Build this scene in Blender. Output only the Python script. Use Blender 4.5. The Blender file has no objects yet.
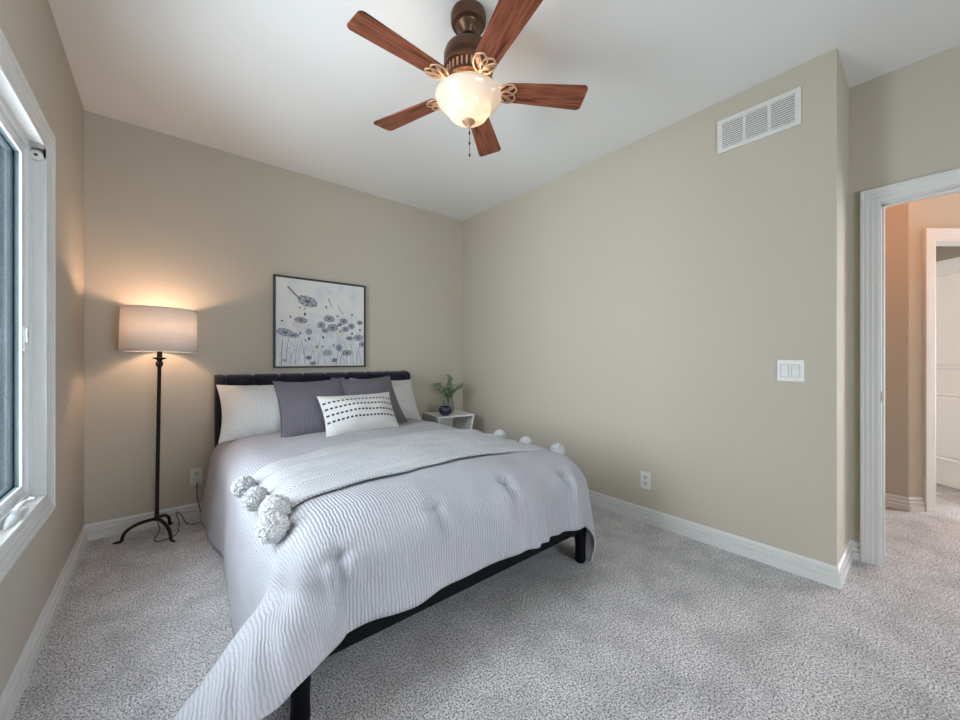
import bpy, bmesh, math, random
from mathutils import Vector, Matrix, noise
PI = math.pi
random.seed(7)
SC = bpy.context.scene
COL = SC.collection

# ------------------------------------------------------------------ camera, sky, light, exposure
F_PX, YAW, CAM_Z, HORIZON = 377.0, 0.6951, 1.14, 358.9
cam_data = bpy.data.cameras.new('camera')
cam_data.sensor_width = 36.0
cam_data.lens = F_PX / 960.0 * 36.0
cam_data.shift_y = -(360.0 - HORIZON) / 960.0
cam_data.clip_start = 0.02
cam = bpy.data.objects.new('camera', cam_data)
cam.location = (0, 0, CAM_Z)
cam.rotation_euler = (PI / 2, 0, -YAW)
COL.objects.link(cam)
SC.camera = cam

SC.view_settings.view_transform = 'Standard'
SC.view_settings.look = 'None'
SC.view_settings.gamma = 1.0
SC.view_settings.use_curve_mapping = False
SC.view_settings.exposure = 0.0

world = bpy.data.worlds.new('overcast_sky')
SC.world = world
world.use_nodes = True
wb = world.node_tree.nodes['Background']
wb.inputs[0].default_value = (0.88, 0.925, 1.0, 1)
wb.inputs[1].default_value = 19.5


def light(name, typ, loc, energy, color, size=0.05, rot=None, size_y=None, portal=False):
    d = bpy.data.lights.new(name, typ)
    d.energy = energy
    d.color = color
    if typ == 'AREA':
        d.size = size
        if size_y:
            d.shape = 'RECTANGLE'
            d.size_y = size_y
        if portal:
            d.cycles.is_portal = True
    else:
        d.shadow_soft_size = size
    o = bpy.data.objects.new(name, d)
    o.location = loc
    if rot:
        o.rotation_euler = rot
    COL.objects.link(o)
    return o


# room measures (metres)
XW, YB, XR, YRET, XD = -0.392, 3.4016, 2.5808, 0.3058, 3.0229
YN = -2.3                       # wall behind the camera
H = 2.6985
XH = 4.28                       # far wall of the hall
WIN = (1.05, 2.37, 0.572, 2.021)        # window opening: y0, y1, z0, z1
WIN2 = (0.2, 1.55, 0.35, 1.60)           # unseen window added behind the camera for fill light: x0, x1, z0, z1
DOOR = (-0.645, 0.180, 2.0)             # doorway: y0, y1, top

# daylight through the window and an added rear one (portals only guide the sky's light)
light('window_daylight_portal', 'AREA', (XW - 0.16, (WIN[0] + WIN[1]) / 2, (WIN[2] + WIN[3]) / 2), 1, (1, 1, 1),
      WIN[3] - WIN[2], (0, -PI / 2, 0), WIN[1] - WIN[0], True)
light('fill_window_portal', 'AREA', ((WIN2[0] + WIN2[1]) / 2, YN - 0.16, (WIN2[2] + WIN2[3]) / 2), 1, (1, 1, 1),
      WIN2[1] - WIN2[0], (PI / 2, 0, 0), WIN2[3] - WIN2[2], True)
# the hall's ceiling lamp and the daylight in the room beyond it
light('hall_lamp_light', 'POINT', (3.48, -0.20, 2.25), 13.5, (1.0, 0.32, 0.07), 0.12)

# ------------------------------------------------------------------ materials
def srgb(r, g, b):
    f = lambda c: (c / 255 / 12.92) if c / 255 <= 0.04045 else ((c / 255 + 0.055) / 1.055) ** 2.4
    return (f(r), f(g), f(b), 1)


class NT:
    def __init__(self, name):
        self.m = bpy.data.materials.new(name)
        self.m.use_nodes = True
        self.t = self.m.node_tree
        self.b = self.t.nodes['Principled BSDF']
        self.out = self.t.nodes['Material Output']

    def n(self, kind, **kw):
        nd = self.t.nodes.new(kind)
        for k, v in kw.items():
            if k.startswith('i_'):
                key = k[2:].replace('_', ' ')
                nd.inputs[int(key) if key.isdigit() else key].default_value = v
            else:
                setattr(nd, k, v)
        return nd

    def l(self, a, b):
        self.t.links.new(a, b)

    def coords(self, which='Object', scale=(1, 1, 1), rot=(0, 0, 0)):
        tc = self.n('ShaderNodeTexCoord')
        mp = self.n('ShaderNodeMapping')
        mp.inputs['Scale'].default_value = scale
        mp.inputs['Rotation'].default_value = rot
        self.l(tc.outputs[which], mp.inputs[0])
        return mp.outputs[0]

    def noise(self, vec, scale, detail=2, rough=0.5):
        nd = self.n('ShaderNodeTexNoise')
        nd.inputs['Scale'].default_value = scale
        nd.inputs['Detail'].default_value = detail
        nd.inputs['Roughness'].default_value = rough
        self.l(vec, nd.inputs['Vector'])
        return nd.outputs['Fac']

    def ramp(self, fac, stops):
        nd = self.n('ShaderNodeValToRGB')
        el = nd.color_ramp.elements
        while len(el) > 1:
            el.remove(el[-1])
        el[0].position, el[0].color = stops[0]
        for p, c in stops[1:]:
            e = el.new(p)
            e.color = c
        self.l(fac, nd.inputs[0])
        return nd.outputs[0]

    def mix(self, fac, a, b, mode='MIX'):
        nd = self.n('ShaderNodeMix', data_type='RGBA', blend_type=mode)
        for s, v in ((0, fac), (6, a), (7, b)):
            if hasattr(v, 'links'):
                self.l(v, nd.inputs[s])
            else:
                nd.inputs[s].default_value = v
        return nd.outputs[2]

    def math(self, op, a, b=None, c=None):
        nd = self.n('ShaderNodeMath', operation=op)
        for i, v in enumerate((a, b, c)):
            if v is None:
                continue
            if hasattr(v, 'links'):
                self.l(v, nd.inputs[i])
            else:
                nd.inputs[i].default_value = v
        return nd.outputs[0]

    def bump(self, hgt, strength, dist):
        nd = self.n('ShaderNodeBump')
        nd.inputs['Strength'].default_value = strength
        nd.inputs['Distance'].default_value = dist
        self.l(hgt, nd.inputs['Height'])
        self.l(nd.outputs[0], self.b.inputs['Normal'])

    def set(self, color=None, rough=0.5, metal=0.0, spec=None, sheen=None):
        if color is not None:
            if hasattr(color, 'links'):
                self.l(color, self.b.inputs['Base Color'])
            else:
                self.b.inputs['Base Color'].default_value = color
        self.b.inputs['Roughness'].default_value = rough
        self.b.inputs['Metallic'].default_value = metal
        if spec is not None:
            self.b.inputs['Specular IOR Level'].default_value = spec
        if sheen:
            self.b.inputs['Sheen Weight'].default_value = sheen
        return self


def simple(name, color, rough=0.5, metal=0.0, spec=None, bump=None, sheen=None, vary=0.0):
    q = NT(name)
    c = color
    if vary:
        f = q.noise(q.coords(), 6, 3)
        lo = tuple(x * (1 - vary) for x in color[:3]) + (1,)
        hi = tuple(min(1, x * (1 + vary)) for x in color[:3]) + (1,)
        c = q.ramp(f, [(0.3, lo), (0.7, hi)])
    q.set(c, rough, metal, spec, sheen)
    if bump:
        q.bump(q.noise(q.coords(), bump[0], 3), bump[1], bump[2])
    return q.m


M = {}
M['wall'] = simple('greige_wall_paint', (0.500, 0.446, 0.366, 1), 0.75, spec=0.2, bump=(180, 0.08, 0.002))
M['ceiling'] = simple('white_ceiling_paint', (0.73, 0.712, 0.68, 1), 0.9, spec=0.1, bump=(140, 0.12, 0.003))
M['trim'] = simple('white_trim_paint', (0.66, 0.65, 0.625, 1), 0.4, spec=0.4)
M['vinyl'] = simple('white_window_vinyl', (0.70, 0.71, 0.71, 1), 0.35)
M['plate'] = simple('white_switch_plastic', (0.66, 0.645, 0.60, 1), 0.35)
M['socket'] = simple('ivory_socket_plastic', (0.52, 0.505, 0.47, 1), 0.4)
M['slot'] = simple('dark_slot', (0.03, 0.03, 0.03, 1), 0.6)
M['iron'] = simple('dark_bronze_iron', (0.022, 0.017, 0.014, 1), 0.42, 0.6, bump=(90, 0.2, 0.002))
M['bronze'] = simple('brushed_bronze', (0.11, 0.058, 0.034, 1), 0.36, 0.7, vary=0.3)
M['gilded'] = simple('antique_copper_bronze', (0.55, 0.34, 0.21, 1), 0.42, 0.5, vary=0.3)
M['maroon'] = simple('dark_copper_plate', (0.075, 0.022, 0.014, 1), 0.4, 0.3)
M['black_wood'] = simple('black_stained_wood', (0.004, 0.004, 0.005, 1), 0.5, spec=0.1)
M['white_lacquer'] = simple('white_lacquer', (0.74, 0.73, 0.70, 1), 0.35)
M['cord'] = simple('brown_lamp_cord', (0.13, 0.11, 0.09, 1), 0.5)
M['sheet'] = simple('white_sheet', (0.6, 0.6, 0.62, 1), 0.9)
M['steel'] = simple('brushed_steel', (0.55, 0.54, 0.52, 1), 0.35, 0.9)


def carpet():
    q = NT('speckled_grey_carpet')
    v = q.coords()
    fine = q.noise(v, 150, 3, 0.85)
    big = q.noise(q.coords(scale=(1, 1, 1)), 5.5, 4, 0.65)
    mid = q.noise(v, 60, 2, 0.6)
    c1 = q.ramp(fine, [(0.41, (0.07, 0.067, 0.067, 1)), (0.48, (0.66, 0.63, 0.635, 1)), (0.57, (1.0, 0.97, 0.975, 1))])
    c2 = q.ramp(big, [(0.36, (0.85, 0.85, 0.85, 1)), (0.60, (1.12, 1.12, 1.12, 1))])
    c3 = q.ramp(mid, [(0.3, (0.88, 0.88, 0.88, 1)), (0.7, (1.06, 1.06, 1.06, 1))])
    c = q.mix(1.0, q.mix(1.0, c1, c2, 'MULTIPLY'), c3, 'MULTIPLY')
    q.set(c, 1.0, spec=0.05, sheen=0.15)
    hgt = q.math('ADD', fine, q.math('MULTIPLY', big, 1.2))
    q.bump(hgt, 0.9, 0.012)
    return q.m


M['carpet'] = carpet()


def ribbed_cloth(name, color, period, depth, axis=0, wobble=1.2, sheen=0.1, dark=0.82):
    """Woven cloth with crinkled ribs along one cloth direction (UV in metres)."""
    q = NT(name)
    uv = q.coords('UV')
    sp = q.n('ShaderNodeSeparateXYZ')
    q.l(uv, sp.inputs[0])
    warp = q.noise(uv, 34, 2)
    ph = q.math('ADD', q.math('MULTIPLY', sp.outputs[axis], 2 * PI / period), q.math('MULTIPLY', warp, wobble * 2 * PI))
    s = q.math('SINE', ph)
    weave = q.noise(uv, 500, 2)
    hgt = q.math('ADD', s, q.math('MULTIPLY', weave, 0.8))
    lo = tuple(x * dark for x in color[:3]) + (1,)
    fac = q.math('MULTIPLY_ADD', s, 0.5, 0.5)
    c = q.ramp(fac, [(0.05, lo), (0.5, color)])
    q.set(c, 0.95, spec=0.1, sheen=sheen)
    q.bump(hgt, 0.7, depth)
    return q.m


M['duvet'] = ribbed_cloth('lilac_grey_crinkle_cloth', (0.46, 0.45, 0.485, 1), 0.0120, 0.0016, 0, 1.0, dark=0.80)
M['sham'] = ribbed_cloth('white_crinkle_cloth', (0.66, 0.645, 0.635, 1), 0.011, 0.002, 0, 0.7, dark=0.92)
M['grey_cushion'] = ribbed_cloth('slate_purple_ribbed_cloth', (0.185, 0.168, 0.195, 1), 0.0105, 0.003, 0, 0.6, dark=0.55)
M['piping'] = simple('slate_piping', (0.09, 0.082, 0.10, 1), 0.9)


def throw_cloth():
    q = NT('white_herringbone_knit')
    uv = q.coords('UV')
    sp = q.n('ShaderNodeSeparateXYZ')
    q.l(uv, sp.inputs[0])
    band = q.math('PINGPONG', sp.outputs[1], 0.052)
    ph = q.math('ADD', q.math('MULTIPLY', sp.outputs[0], 2 * PI / 0.017), q.math('MULTIPLY', band, 2 * PI / 0.019))
    s = q.math('SINE', q.math('ADD', ph, q.math('MULTIPLY', q.noise(uv, 60, 2), 2.0)))
    band2 = q.math('SINE', q.math('MULTIPLY', sp.outputs[1], 2 * PI / 0.104))
    hgt = q.math('ADD', q.math('MULTIPLY', band2, 0.9), s)
    fac = q.math('MULTIPLY_ADD', s, 0.5, 0.5)
    c = q.ramp(fac, [(0.1, (0.38, 0.38, 0.395, 1)), (0.55, (0.59, 0.585, 0.60, 1))])
    q.set(c, 0.95, spec=0.1, sheen=0.1)
    q.bump(hgt, 0.7, 0.0022)
    return q.m


M['throw'] = throw_cloth()
M['pompom'] = simple('white_yarn', (0.56, 0.555, 0.56, 1), 1.0, spec=0.05, bump=(120, 1.0, 0.01), vary=0.12)


def lumbar_cloth():
    q = NT('cream_cloth_with_stitched_dashes')
    uv = q.coords('UV')
    sp = q.n('ShaderNodeSeparateXYZ')
    q.l(uv, sp.inputs[0])
    u, v = sp.outputs[0], sp.outputs[1]
    row = q.math('PINGPONG', q.math('SUBTRACT', v, 0.038), 0.025)      # lines every 5 cm
    online = q.math('LESS_THAN', row, 0.0075)
    inside = q.math('LESS_THAN', q.math('ABSOLUTE', q.math('SUBTRACT', v, 0.013)), 0.090)
    dash = q.math('GREATER_THAN', q.math('SINE', q.math('MULTIPLY', u, 2 * PI / 0.030)), -0.35)
    f = q.math('MULTIPLY', q.math('MULTIPLY', online, inside), dash)
    c = q.mix(f, (0.64, 0.625, 0.60, 1), (0.05, 0.05, 0.08, 1))
    q.set(c, 0.95, spec=0.1)
    q.bump(q.math('ADD', q.noise(uv, 350, 2), f), 0.5, 0.003)
    return q.m


M['lumbar'] = lumbar_cloth()


def velvet():
    q = NT('midnight_velvet')
    f = q.noise(q.coords(), 25, 3)
    q.set(q.ramp(f, [(0.3, (0.009, 0.009, 0.017, 1)), (0.7, (0.018, 0.017, 0.030, 1))]), 0.7, spec=0.2, sheen=0.35)
    q.b.inputs['Sheen Roughness'].default_value = 0.35
    return q.m


M['velvet'] = velvet()


def blade_wood():
    q = NT('walnut_fan_blade')
    v = q.coords('Object', scale=(2.2, 26, 26))
    n = q.noise(v, 2.0, 5, 0.6)
    g = q.noise(q.coords('Object', scale=(6, 140, 140)), 1.5, 2)
    c = q.ramp(n, [(0.30, (0.050, 0.012, 0.006, 1)), (0.44, (0.170, 0.046, 0.022, 1)), (0.57, (0.300, 0.095, 0.048, 1)), (0.72, (0.095, 0.024, 0.012, 1))])
    c = q.mix(0.30, c, q.ramp(g, [(0.35, (0.25, 0.25, 0.25, 1)), (0.6, (1, 1, 1, 1))]), 'MULTIPLY')
    q.set(c, 0.45, spec=0.28)
    return q.m


M['blade'] = blade_wood()


def translucent(name, color, trans, gloss=0.0, extra=None):
    q = NT(name)
    t = q.t
    t.nodes.remove(q.b)
    d = q.n('ShaderNodeBsdfDiffuse')
    d.inputs[0].default_value = color
    tr = q.n('ShaderNodeBsdfTranslucent')
    tr.inputs[0].default_value = extra or color
    mx = q.n('ShaderNodeMixShader')
    mx.inputs[0].default_value = trans
    q.l(d.outputs[0], mx.inputs[1])
    q.l(tr.outputs[0], mx.inputs[2])
    last = mx.outputs[0]
    if gloss:
        g = q.n('ShaderNodeBsdfGlossy')
        g.inputs['Roughness'].default_value = 0.15
        m2 = q.n('ShaderNodeMixShader')
        m2.inputs[0].default_value = gloss
        q.l(last, m2.inputs[1])
        q.l(g.outputs[0], m2.inputs[2])
        last = m2.outputs[0]
    q.l(last, q.out.inputs[0])
    return q.m


M['shade'] = translucent('cream_linen_shade', (0.80, 0.75, 0.70, 1), 0.30)
M['bowl'] = translucent('frosted_alabaster_glass', (0.80, 0.74, 0.64, 1), 0.30, 0.06)


def clear_glass(name, tint, gloss=0.08):
    q = NT(name)
    q.t.nodes.remove(q.b)
    tr = q.n('ShaderNodeBsdfTransparent')
    tr.inputs[0].default_value = tint
    g = q.n('ShaderNodeBsdfGlossy')
    g.inputs['Roughness'].default_value = 0.02
    lw = q.n('ShaderNodeLayerWeight')
    lw.inputs[0].default_value = 0.10
    mx = q.n('ShaderNodeMixShader')
    q.l(q.math('MULTIPLY', lw.outputs['Fresnel'], gloss / 0.08 * 0.6), mx.inputs[0])
    q.l(tr.outputs[0], mx.inputs[1])
    q.l(g.outputs[0], mx.inputs[2])
    q.l(mx.outputs[0], q.out.inputs[0])
    return q.m


M['glass'] = clear_glass('window_glass', (0.86, 0.90, 0.91, 1), 0.06)
M['vase_glass'] = clear_glass('clear_vase_glass', (0.90, 0.93, 0.93, 1), 0.10)
M['clear_plastic'] = simple('milky_plastic', (0.66, 0.67, 0.68, 1), 0.2)
M['leaf'] = simple('sage_green_leaf', (0.21, 0.27, 0.175, 1), 0.6, vary=0.4)
M['pale_leaf'] = simple('pale_cream_bud', (0.62, 0.60, 0.48, 1), 0.7)
M['stem'] = simple('twig_brown', (0.10, 0.085, 0.05, 1), 0.7)


def siding():
    q = NT('blue_grey_board_siding')
    sp = q.n('ShaderNodeSeparateXYZ')
    q.l(q.coords(), sp.inputs[0])
    w = q.math('PINGPONG', sp.outputs[0], 0.06)
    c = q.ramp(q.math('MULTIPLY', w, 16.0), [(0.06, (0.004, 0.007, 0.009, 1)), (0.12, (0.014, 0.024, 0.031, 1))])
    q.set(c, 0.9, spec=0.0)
    return q.m


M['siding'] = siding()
M['gasket'] = simple('blue_grey_gasket', (0.13, 0.17, 0.185, 1), 0.6, spec=0.1)
M['clad'] = simple('slate_blue_cladding', (0.030, 0.042, 0.050, 1), 0.6, spec=0.1)


def navy_pattern():
    q = NT('navy_mottled_ceramic')
    f = q.n('ShaderNodeTexVoronoi')
    f.inputs['Scale'].default_value = 70
    q.l(q.coords(), f.inputs['Vector'])
    q.set(q.ramp(f.outputs[0], [(0.15, (0.16, 0.17, 0.25, 1)), (0.4, (0.014, 0.016, 0.040, 1))]), 0.2)
    return q.m


M['navy'] = navy_pattern()


def canvas():
    q = NT('pale_washed_canvas')
    v = q.coords()
    n = q.noise(v, 5, 5, 0.65)
    streak = q.noise(q.coords(scale=(40, 1, 4)), 1.5, 3)
    c = q.ramp(n, [(0.30, (0.53, 0.53, 0.56, 1)), (0.48, (0.66, 0.65, 0.64, 1)), (0.62, (0.72, 0.69, 0.64, 1)), (0.75, (0.62, 0.61, 0.61, 1))])
    sp = q.n('ShaderNodeSeparateXYZ')
    q.l(v, sp.inputs[0])
    low = q.math('MULTIPLY', q.math('LESS_THAN', sp.outputs[2], 0.30), 0.35)
    c = q.mix(low, c, q.ramp(streak, [(0.4, (0.45, 0.49, 0.58, 1)), (0.6, (0.70, 0.71, 0.73, 1))]))
    q.set(c, 0.85, spec=0.15)
    return q.m


M['canvas'] = canvas()
M['ink_grey'] = simple('paint_grey', (0.24, 0.23, 0.25, 1), 0.85)
M['ink_blue'] = simple('paint_blue', (0.27, 0.29, 0.36, 1), 0.85)
M['ink_lilac'] = simple('paint_lilac', (0.40, 0.405, 0.45, 1), 0.85)
M['ink_dark'] = simple('paint_charcoal', (0.06, 0.06, 0.075, 1), 0.85)
M['ink_sand'] = simple('paint_sand', (0.62, 0.57, 0.50, 1), 0.85)
M['ink_sage'] = simple('paint_sage', (0.40, 0.45, 0.44, 1), 0.85)
M['frame_dark'] = simple('charcoal_frame', (0.045, 0.038, 0.034, 1), 0.5)

# ------------------------------------------------------------------ mesh helpers
class MB:
    """Collects shapes into one bmesh."""
    def __init__(self):
        self.bm = bmesh.new()
        self.uv = None
        self.mi = 0

    def box(self, x0, x1, y0, y1, z0, z1, mat=None):
        vs = [self.bm.verts.new(p) for p in ((x0, y0, z0), (x1, y0, z0), (x1, y1, z0), (x0, y1, z0),
                                             (x0, y0, z1), (x1, y0, z1), (x1, y1, z1), (x0, y1, z1))]
        if mat is not None:
            for v in vs:
                v.co = mat @ v.co
        for f in ((0, 3, 2, 1), (4, 5, 6, 7), (0, 1, 5, 4), (1, 2, 6, 5), (2, 3, 7, 6), (3, 0, 4, 7)):
            fc = self.bm.faces.new([vs[i] for i in f])
            fc.material_index = self.mi
        return self

    def lathe(self, prof, seg=48, mat=None, cap=True):
        rings = []
        for r, z in prof:
            if r < 1e-6:
                rings.append([self.bm.verts.new((0, 0, z))])
            else:
                rings.append([self.bm.verts.new((r * math.cos(2 * PI * k / seg), r * math.sin(2 * PI * k / seg), z)) for k in range(seg)])
        for a, b in zip(rings, rings[1:]):
            for k in range(seg):
                j = (k + 1) % seg
                if len(a) == 1 and len(b) == 1:
                    continue
                if len(a) == 1:
                    fs = [a[0], b[k], b[j]]
                elif len(b) == 1:
                    fs = [a[k], b[0], a[j]]
                else:
                    fs = [a[k], b[k], b[j], a[j]]
                f = self.bm.faces.new(fs)
                f.material_index = self.mi
        if cap:
            for r in (rings[0], rings[-1]):
                if len(r) > 1:
                    f = self.bm.faces.new(r)
                    f.material_index = self.mi
        if mat is not None:
            for r in rings:
                for v in r:
                    v.co = mat @ v.co
        return self

    def tube(self, pts, rad, seg=10, closed=False):
        pts = [Vector(p) for p in pts]
        n = len(pts)
        rads = rad if isinstance(rad, (list, tuple)) else [rad] * n
        rings = []
        up = None
        for i, p in enumerate(pts):
            if closed:
                t = (pts[(i + 1) % n] - pts[i - 1])
            else:
                t = pts[min(i + 1, n - 1)] - pts[max(i - 1, 0)]
            t.normalize()
            if up is None:
                up = Vector((0, 0, 1)) if abs(t.z) < 0.9 else Vector((1, 0, 0))
            a = t.cross(up)
            if a.length < 1e-5:
                a = t.orthogonal()
            a.normalize()
            b = a.cross(t).normalized()
            up = b
            rings.append([self.bm.verts.new(p + (a * math.cos(2 * PI * k / seg) + b * math.sin(2 * PI * k / seg)) * rads[i]) for k in range(seg)])
        pairs = list(zip(rings, rings[1:]))
        if closed:
            pairs.append((rings[-1], rings[0]))
        for a, b in pairs:
            for k in range(seg):
                j = (k + 1) % seg
                f = self.bm.faces.new([a[k], a[j], b[j], b[k]])
                f.material_index = self.mi
        if not closed:
            for r in (rings[0], rings[-1]):
                f = self.bm.faces.new(r)
                f.material_index = self.mi
        return self

    def grid(self, fn, nu, nv, uvfn=None, close_u=False):
        """fn(i, j) -> point; one sheet."""
        vs = [[self.bm.verts.new(fn(i, j)) for j in range(nv)] for i in range(nu)]
        if uvfn and self.uv is None:
            self.uv = self.bm.loops.layers.uv.new('UVMap')
        iu = nu if close_u else nu - 1
        for i in range(iu):
            for j in range(nv - 1):
                i2 = (i + 1) % nu
                f = self.bm.faces.new([vs[i][j], vs[i2][j], vs[i2][j + 1], vs[i][j + 1]])
                f.material_index = self.mi
                if uvfn:
                    for lp, (a, b) in zip(f.loops, ((i, j), (i + 1, j), (i + 1, j + 1), (i, j + 1))):
                        lp[self.uv].uv = uvfn(a, b)
        return vs

    def poly_prism(self, pts, z0, z1, mat=None):
        """Outline (x, y) extruded from z0 to z1."""
        lo = [self.bm.verts.new((x, y, z0)) for x, y in pts]
        hi = [self.bm.verts.new((x, y, z1)) for x, y in pts]
        if mat is not None:
            for v in lo + hi:
                v.co = mat @ v.co
        n = len(pts)
        fs = [self.bm.faces.new(lo[::-1]), self.bm.faces.new(hi)]
        for i in range(n):
            j = (i + 1) % n
            fs.append(self.bm.faces.new([lo[i], lo[j], hi[j], hi[i]]))
        for f in fs:
            f.material_index = self.mi
        return self

    def build(self, name, mats, parent=None, smooth=35, bevel=0.0, bseg=2, loc=None, rot=None, recalc=True):
        bm = self.bm
        bmesh.ops.remove_doubles(bm, verts=bm.verts, dist=1e-6)
        if recalc:
            bmesh.ops.recalc_face_normals(bm, faces=bm.faces)
        me = bpy.data.meshes.new(name)
        bm.to_mesh(me)
        bm.free()
        for m in (mats if isinstance(mats, (list, tuple)) else [mats]):
            me.materials.append(m)
        if smooth:
            for p in me.polygons:
                p.use_smooth = True
            if smooth < 180:
                me.set_sharp_from_angle(angle=math.radians(smooth))
        o = bpy.data.objects.new(name, me)
        COL.objects.link(o)
        if parent:
            o.parent = parent
        if loc:
            o.location = loc
        if rot:
            o.rotation_euler = rot
        if bevel:
            b = o.modifiers.new('bevel', 'BEVEL')
            b.width = bevel
            b.segments = bseg
            b.limit_method = 'ANGLE'
            b.angle_limit = math.radians(40)
        return o


def thing(name, label, cat, loc=(0, 0, 0), rot=(0, 0, 0), group=None):
    o = bpy.data.objects.new(name, None)
    COL.objects.link(o)
    o.location = loc
    o.rotation_euler = rot
    o.empty_display_size = 0.1
    return tag(o, label, cat, group)


def tag(o, label, cat, group=None):
    o['label'] = label
    o['category'] = cat
    if group:
        o['group'] = group
    return o


def structure(o, label=None, cat=None):
    o['kind'] = 'structure'
    if label:
        o['label'] = label
    if cat:
        o['category'] = cat
    return o


def struct_empty(name, label=None, cat=None):
    o = bpy.data.objects.new(name, None)
    COL.objects.link(o)
    return structure(o, label, cat)


def local(r, d, z=0.0):
    """Point given by its sideways and forward distance from the camera's foot (the hall's angled wall runs square to that)."""
    c, s = math.cos(YAW), math.sin(YAW)
    return Vector((r * c + d * s, d * c - r * s, z))


HALL_M = Matrix.Rotation(-YAW, 4, 'Z')          # local x = sideways, local y = forward

# ------------------------------------------------------------------ room shell
T = 0.15
def wall(name, label, build_fn):
    mb = MB()
    build_fn(mb)
    return structure(mb.build(name, M['wall'], smooth=0), label, 'wall')


structure(MB().box(-0.7, 9.0, YN - 0.3, 6.5, -0.12, 0.0).build('floor', M['carpet'], smooth=0), 'grey speckled cut pile carpet', 'floor')
structure(MB().box(-0.7, 9.0, YN - 0.3, 6.5, H, H + 0.12).build('ceiling', M['ceiling'], smooth=0), 'flat white painted ceiling', 'ceiling')

def _left(mb):
    y0, y1, z0, z1 = WIN
    e = 0.014
    mb.box(XW - T, XW, YN - T, y0 - e, 0, H)
    mb.box(XW - T, XW, y1 + e, YB + T, 0, H)
    mb.box(XW - T, XW, y0 - e, y1 + e, 0, z0 - e)
    mb.box(XW - T, XW, y0 - e, y1 + e, z1 + e, H)
wall('wall_left', 'greige painted wall with the window', _left)
wall('wall_back', 'greige painted wall behind the headboard', lambda mb: mb.box(XW, 6.0, YB, YB + T, 0, H))
wall('wall_right', 'greige painted wall block with the air vent and switch', lambda mb: mb.box(XR, XD + 0.115, YRET, YB, 0, H))

def _door_wall(mb):
    y0, y1, zt = DOOR
    e = 0.018
    mb.box(XD, XD + 0.115, y1 + e, YRET, 0, H)
    mb.box(XD, XD + 0.115, YN - T, y0 - e, 0, H)
    mb.box(XD, XD + 0.115, y0 - e, y1 + e, zt + e, H)
wall('wall_doorway', 'greige painted wall around the open doorway', _door_wall)

def _near(mb):
    x0, x1, z0, z1 = WIN2
    mb.box(XW, x0, YN - T, YN, 0, H)
    mb.box(x1, XD, YN - T, YN, 0, H)
    mb.box(x0, x1, YN - T, YN, 0, z0)
    mb.box(x0, x1, YN - T, YN, z1, H)
wall('wall_front', 'greige painted wall behind the camera', _near)

# hall and the room beyond it
R0, RD0, RD1, D_ANG = 3.2166, 3.4155, 4.152, 2.83       # angled wall: its corner, doorway from .. to (sideways), distance
wall('wall_hall', 'warm lit greige hall wall', lambda mb: mb.box(XH, XH + 0.115, 0.113, YB, 0, H))
def _angled(mb):
    e = 0.018
    mb.box(R0, RD0 - e, D_ANG, D_ANG + 0.115, 0, H, HALL_M)
    mb.box(RD1 + e, 5.6, D_ANG, D_ANG + 0.115, 0, H, HALL_M)
    mb.box(RD0 - e, RD1 + e, D_ANG, D_ANG + 0.115, 2.02 + e, H, HALL_M)
wall('wall_hall_angle', 'warm lit greige angled wall with a doorway', _angled)
wall('wall_hall_end', 'greige wall closing the hall', lambda mb: mb.box(XD + 0.115, 6.0, YN - T, YN, 0, H))
def _beyond(mb):
    mb.box(3.2, 5.6, 5.3, 5.4, 0, H, HALL_M)
    mb.box(5.5, 5.6, D_ANG + 0.115, 5.3, 0, H, HALL_M)
wall('wall_beyond', 'pale wall of the room past the hall', _beyond)
light('beyond_room_daylight', 'AREA', local(4.75, 4.6, 1.5), 14, (0.92, 0.96, 1.0), 1.0, (PI / 2, 0, -YAW + PI / 2 + 0.9), 1.2)

# ------------------------------------------------------------------ baseboards
BASE_PROF = [(0.0, 0.0), (0.018, 0.0), (0.018, 0.040), (0.0090, 0.0425), (0.0090, 0.048), (0.0150, 0.053), (0.0150, 0.069), (0.0055, 0.0715), (0.0060, 0.078), (0.0095, 0.082), (0.0085, 0.090), (0.0045, 0.096), (0.003, 0.101), (0.0, 0.101)]

def baseboard(name, p0, p1, e0=0, e1=0, label=None):
    """Runs p0 -> p1 with the room on the left-hand side of the direction; e = 1 inside corner, -1 outside corner, 0 square."""
    a, b = Vector((p0[0], p0[1], 0)), Vector((p1[0], p1[1], 0))
    t = (b - a).normalized()
    n = Vector((-t.y, t.x, 0))
    mb = MB()
    rings = []
    for base, e, sg in ((a, e0, 1), (b, e1, -1)):
        rings.append([mb.bm.verts.new(base + n * d + t * (sg * e * d) + Vector((0, 0, z))) for d, z in BASE_PROF])
    k = len(BASE_PROF)
    for i in range(k - 1):
        mb.bm.faces.new([rings[0][i], rings[1][i], rings[1][i + 1], rings[0][i + 1]])
    mb.bm.faces.new(rings[0])
    mb.bm.faces.new(rings[1])
    return structure(mb.build(name, M['trim'], smooth=0), label, 'baseboard')


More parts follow.
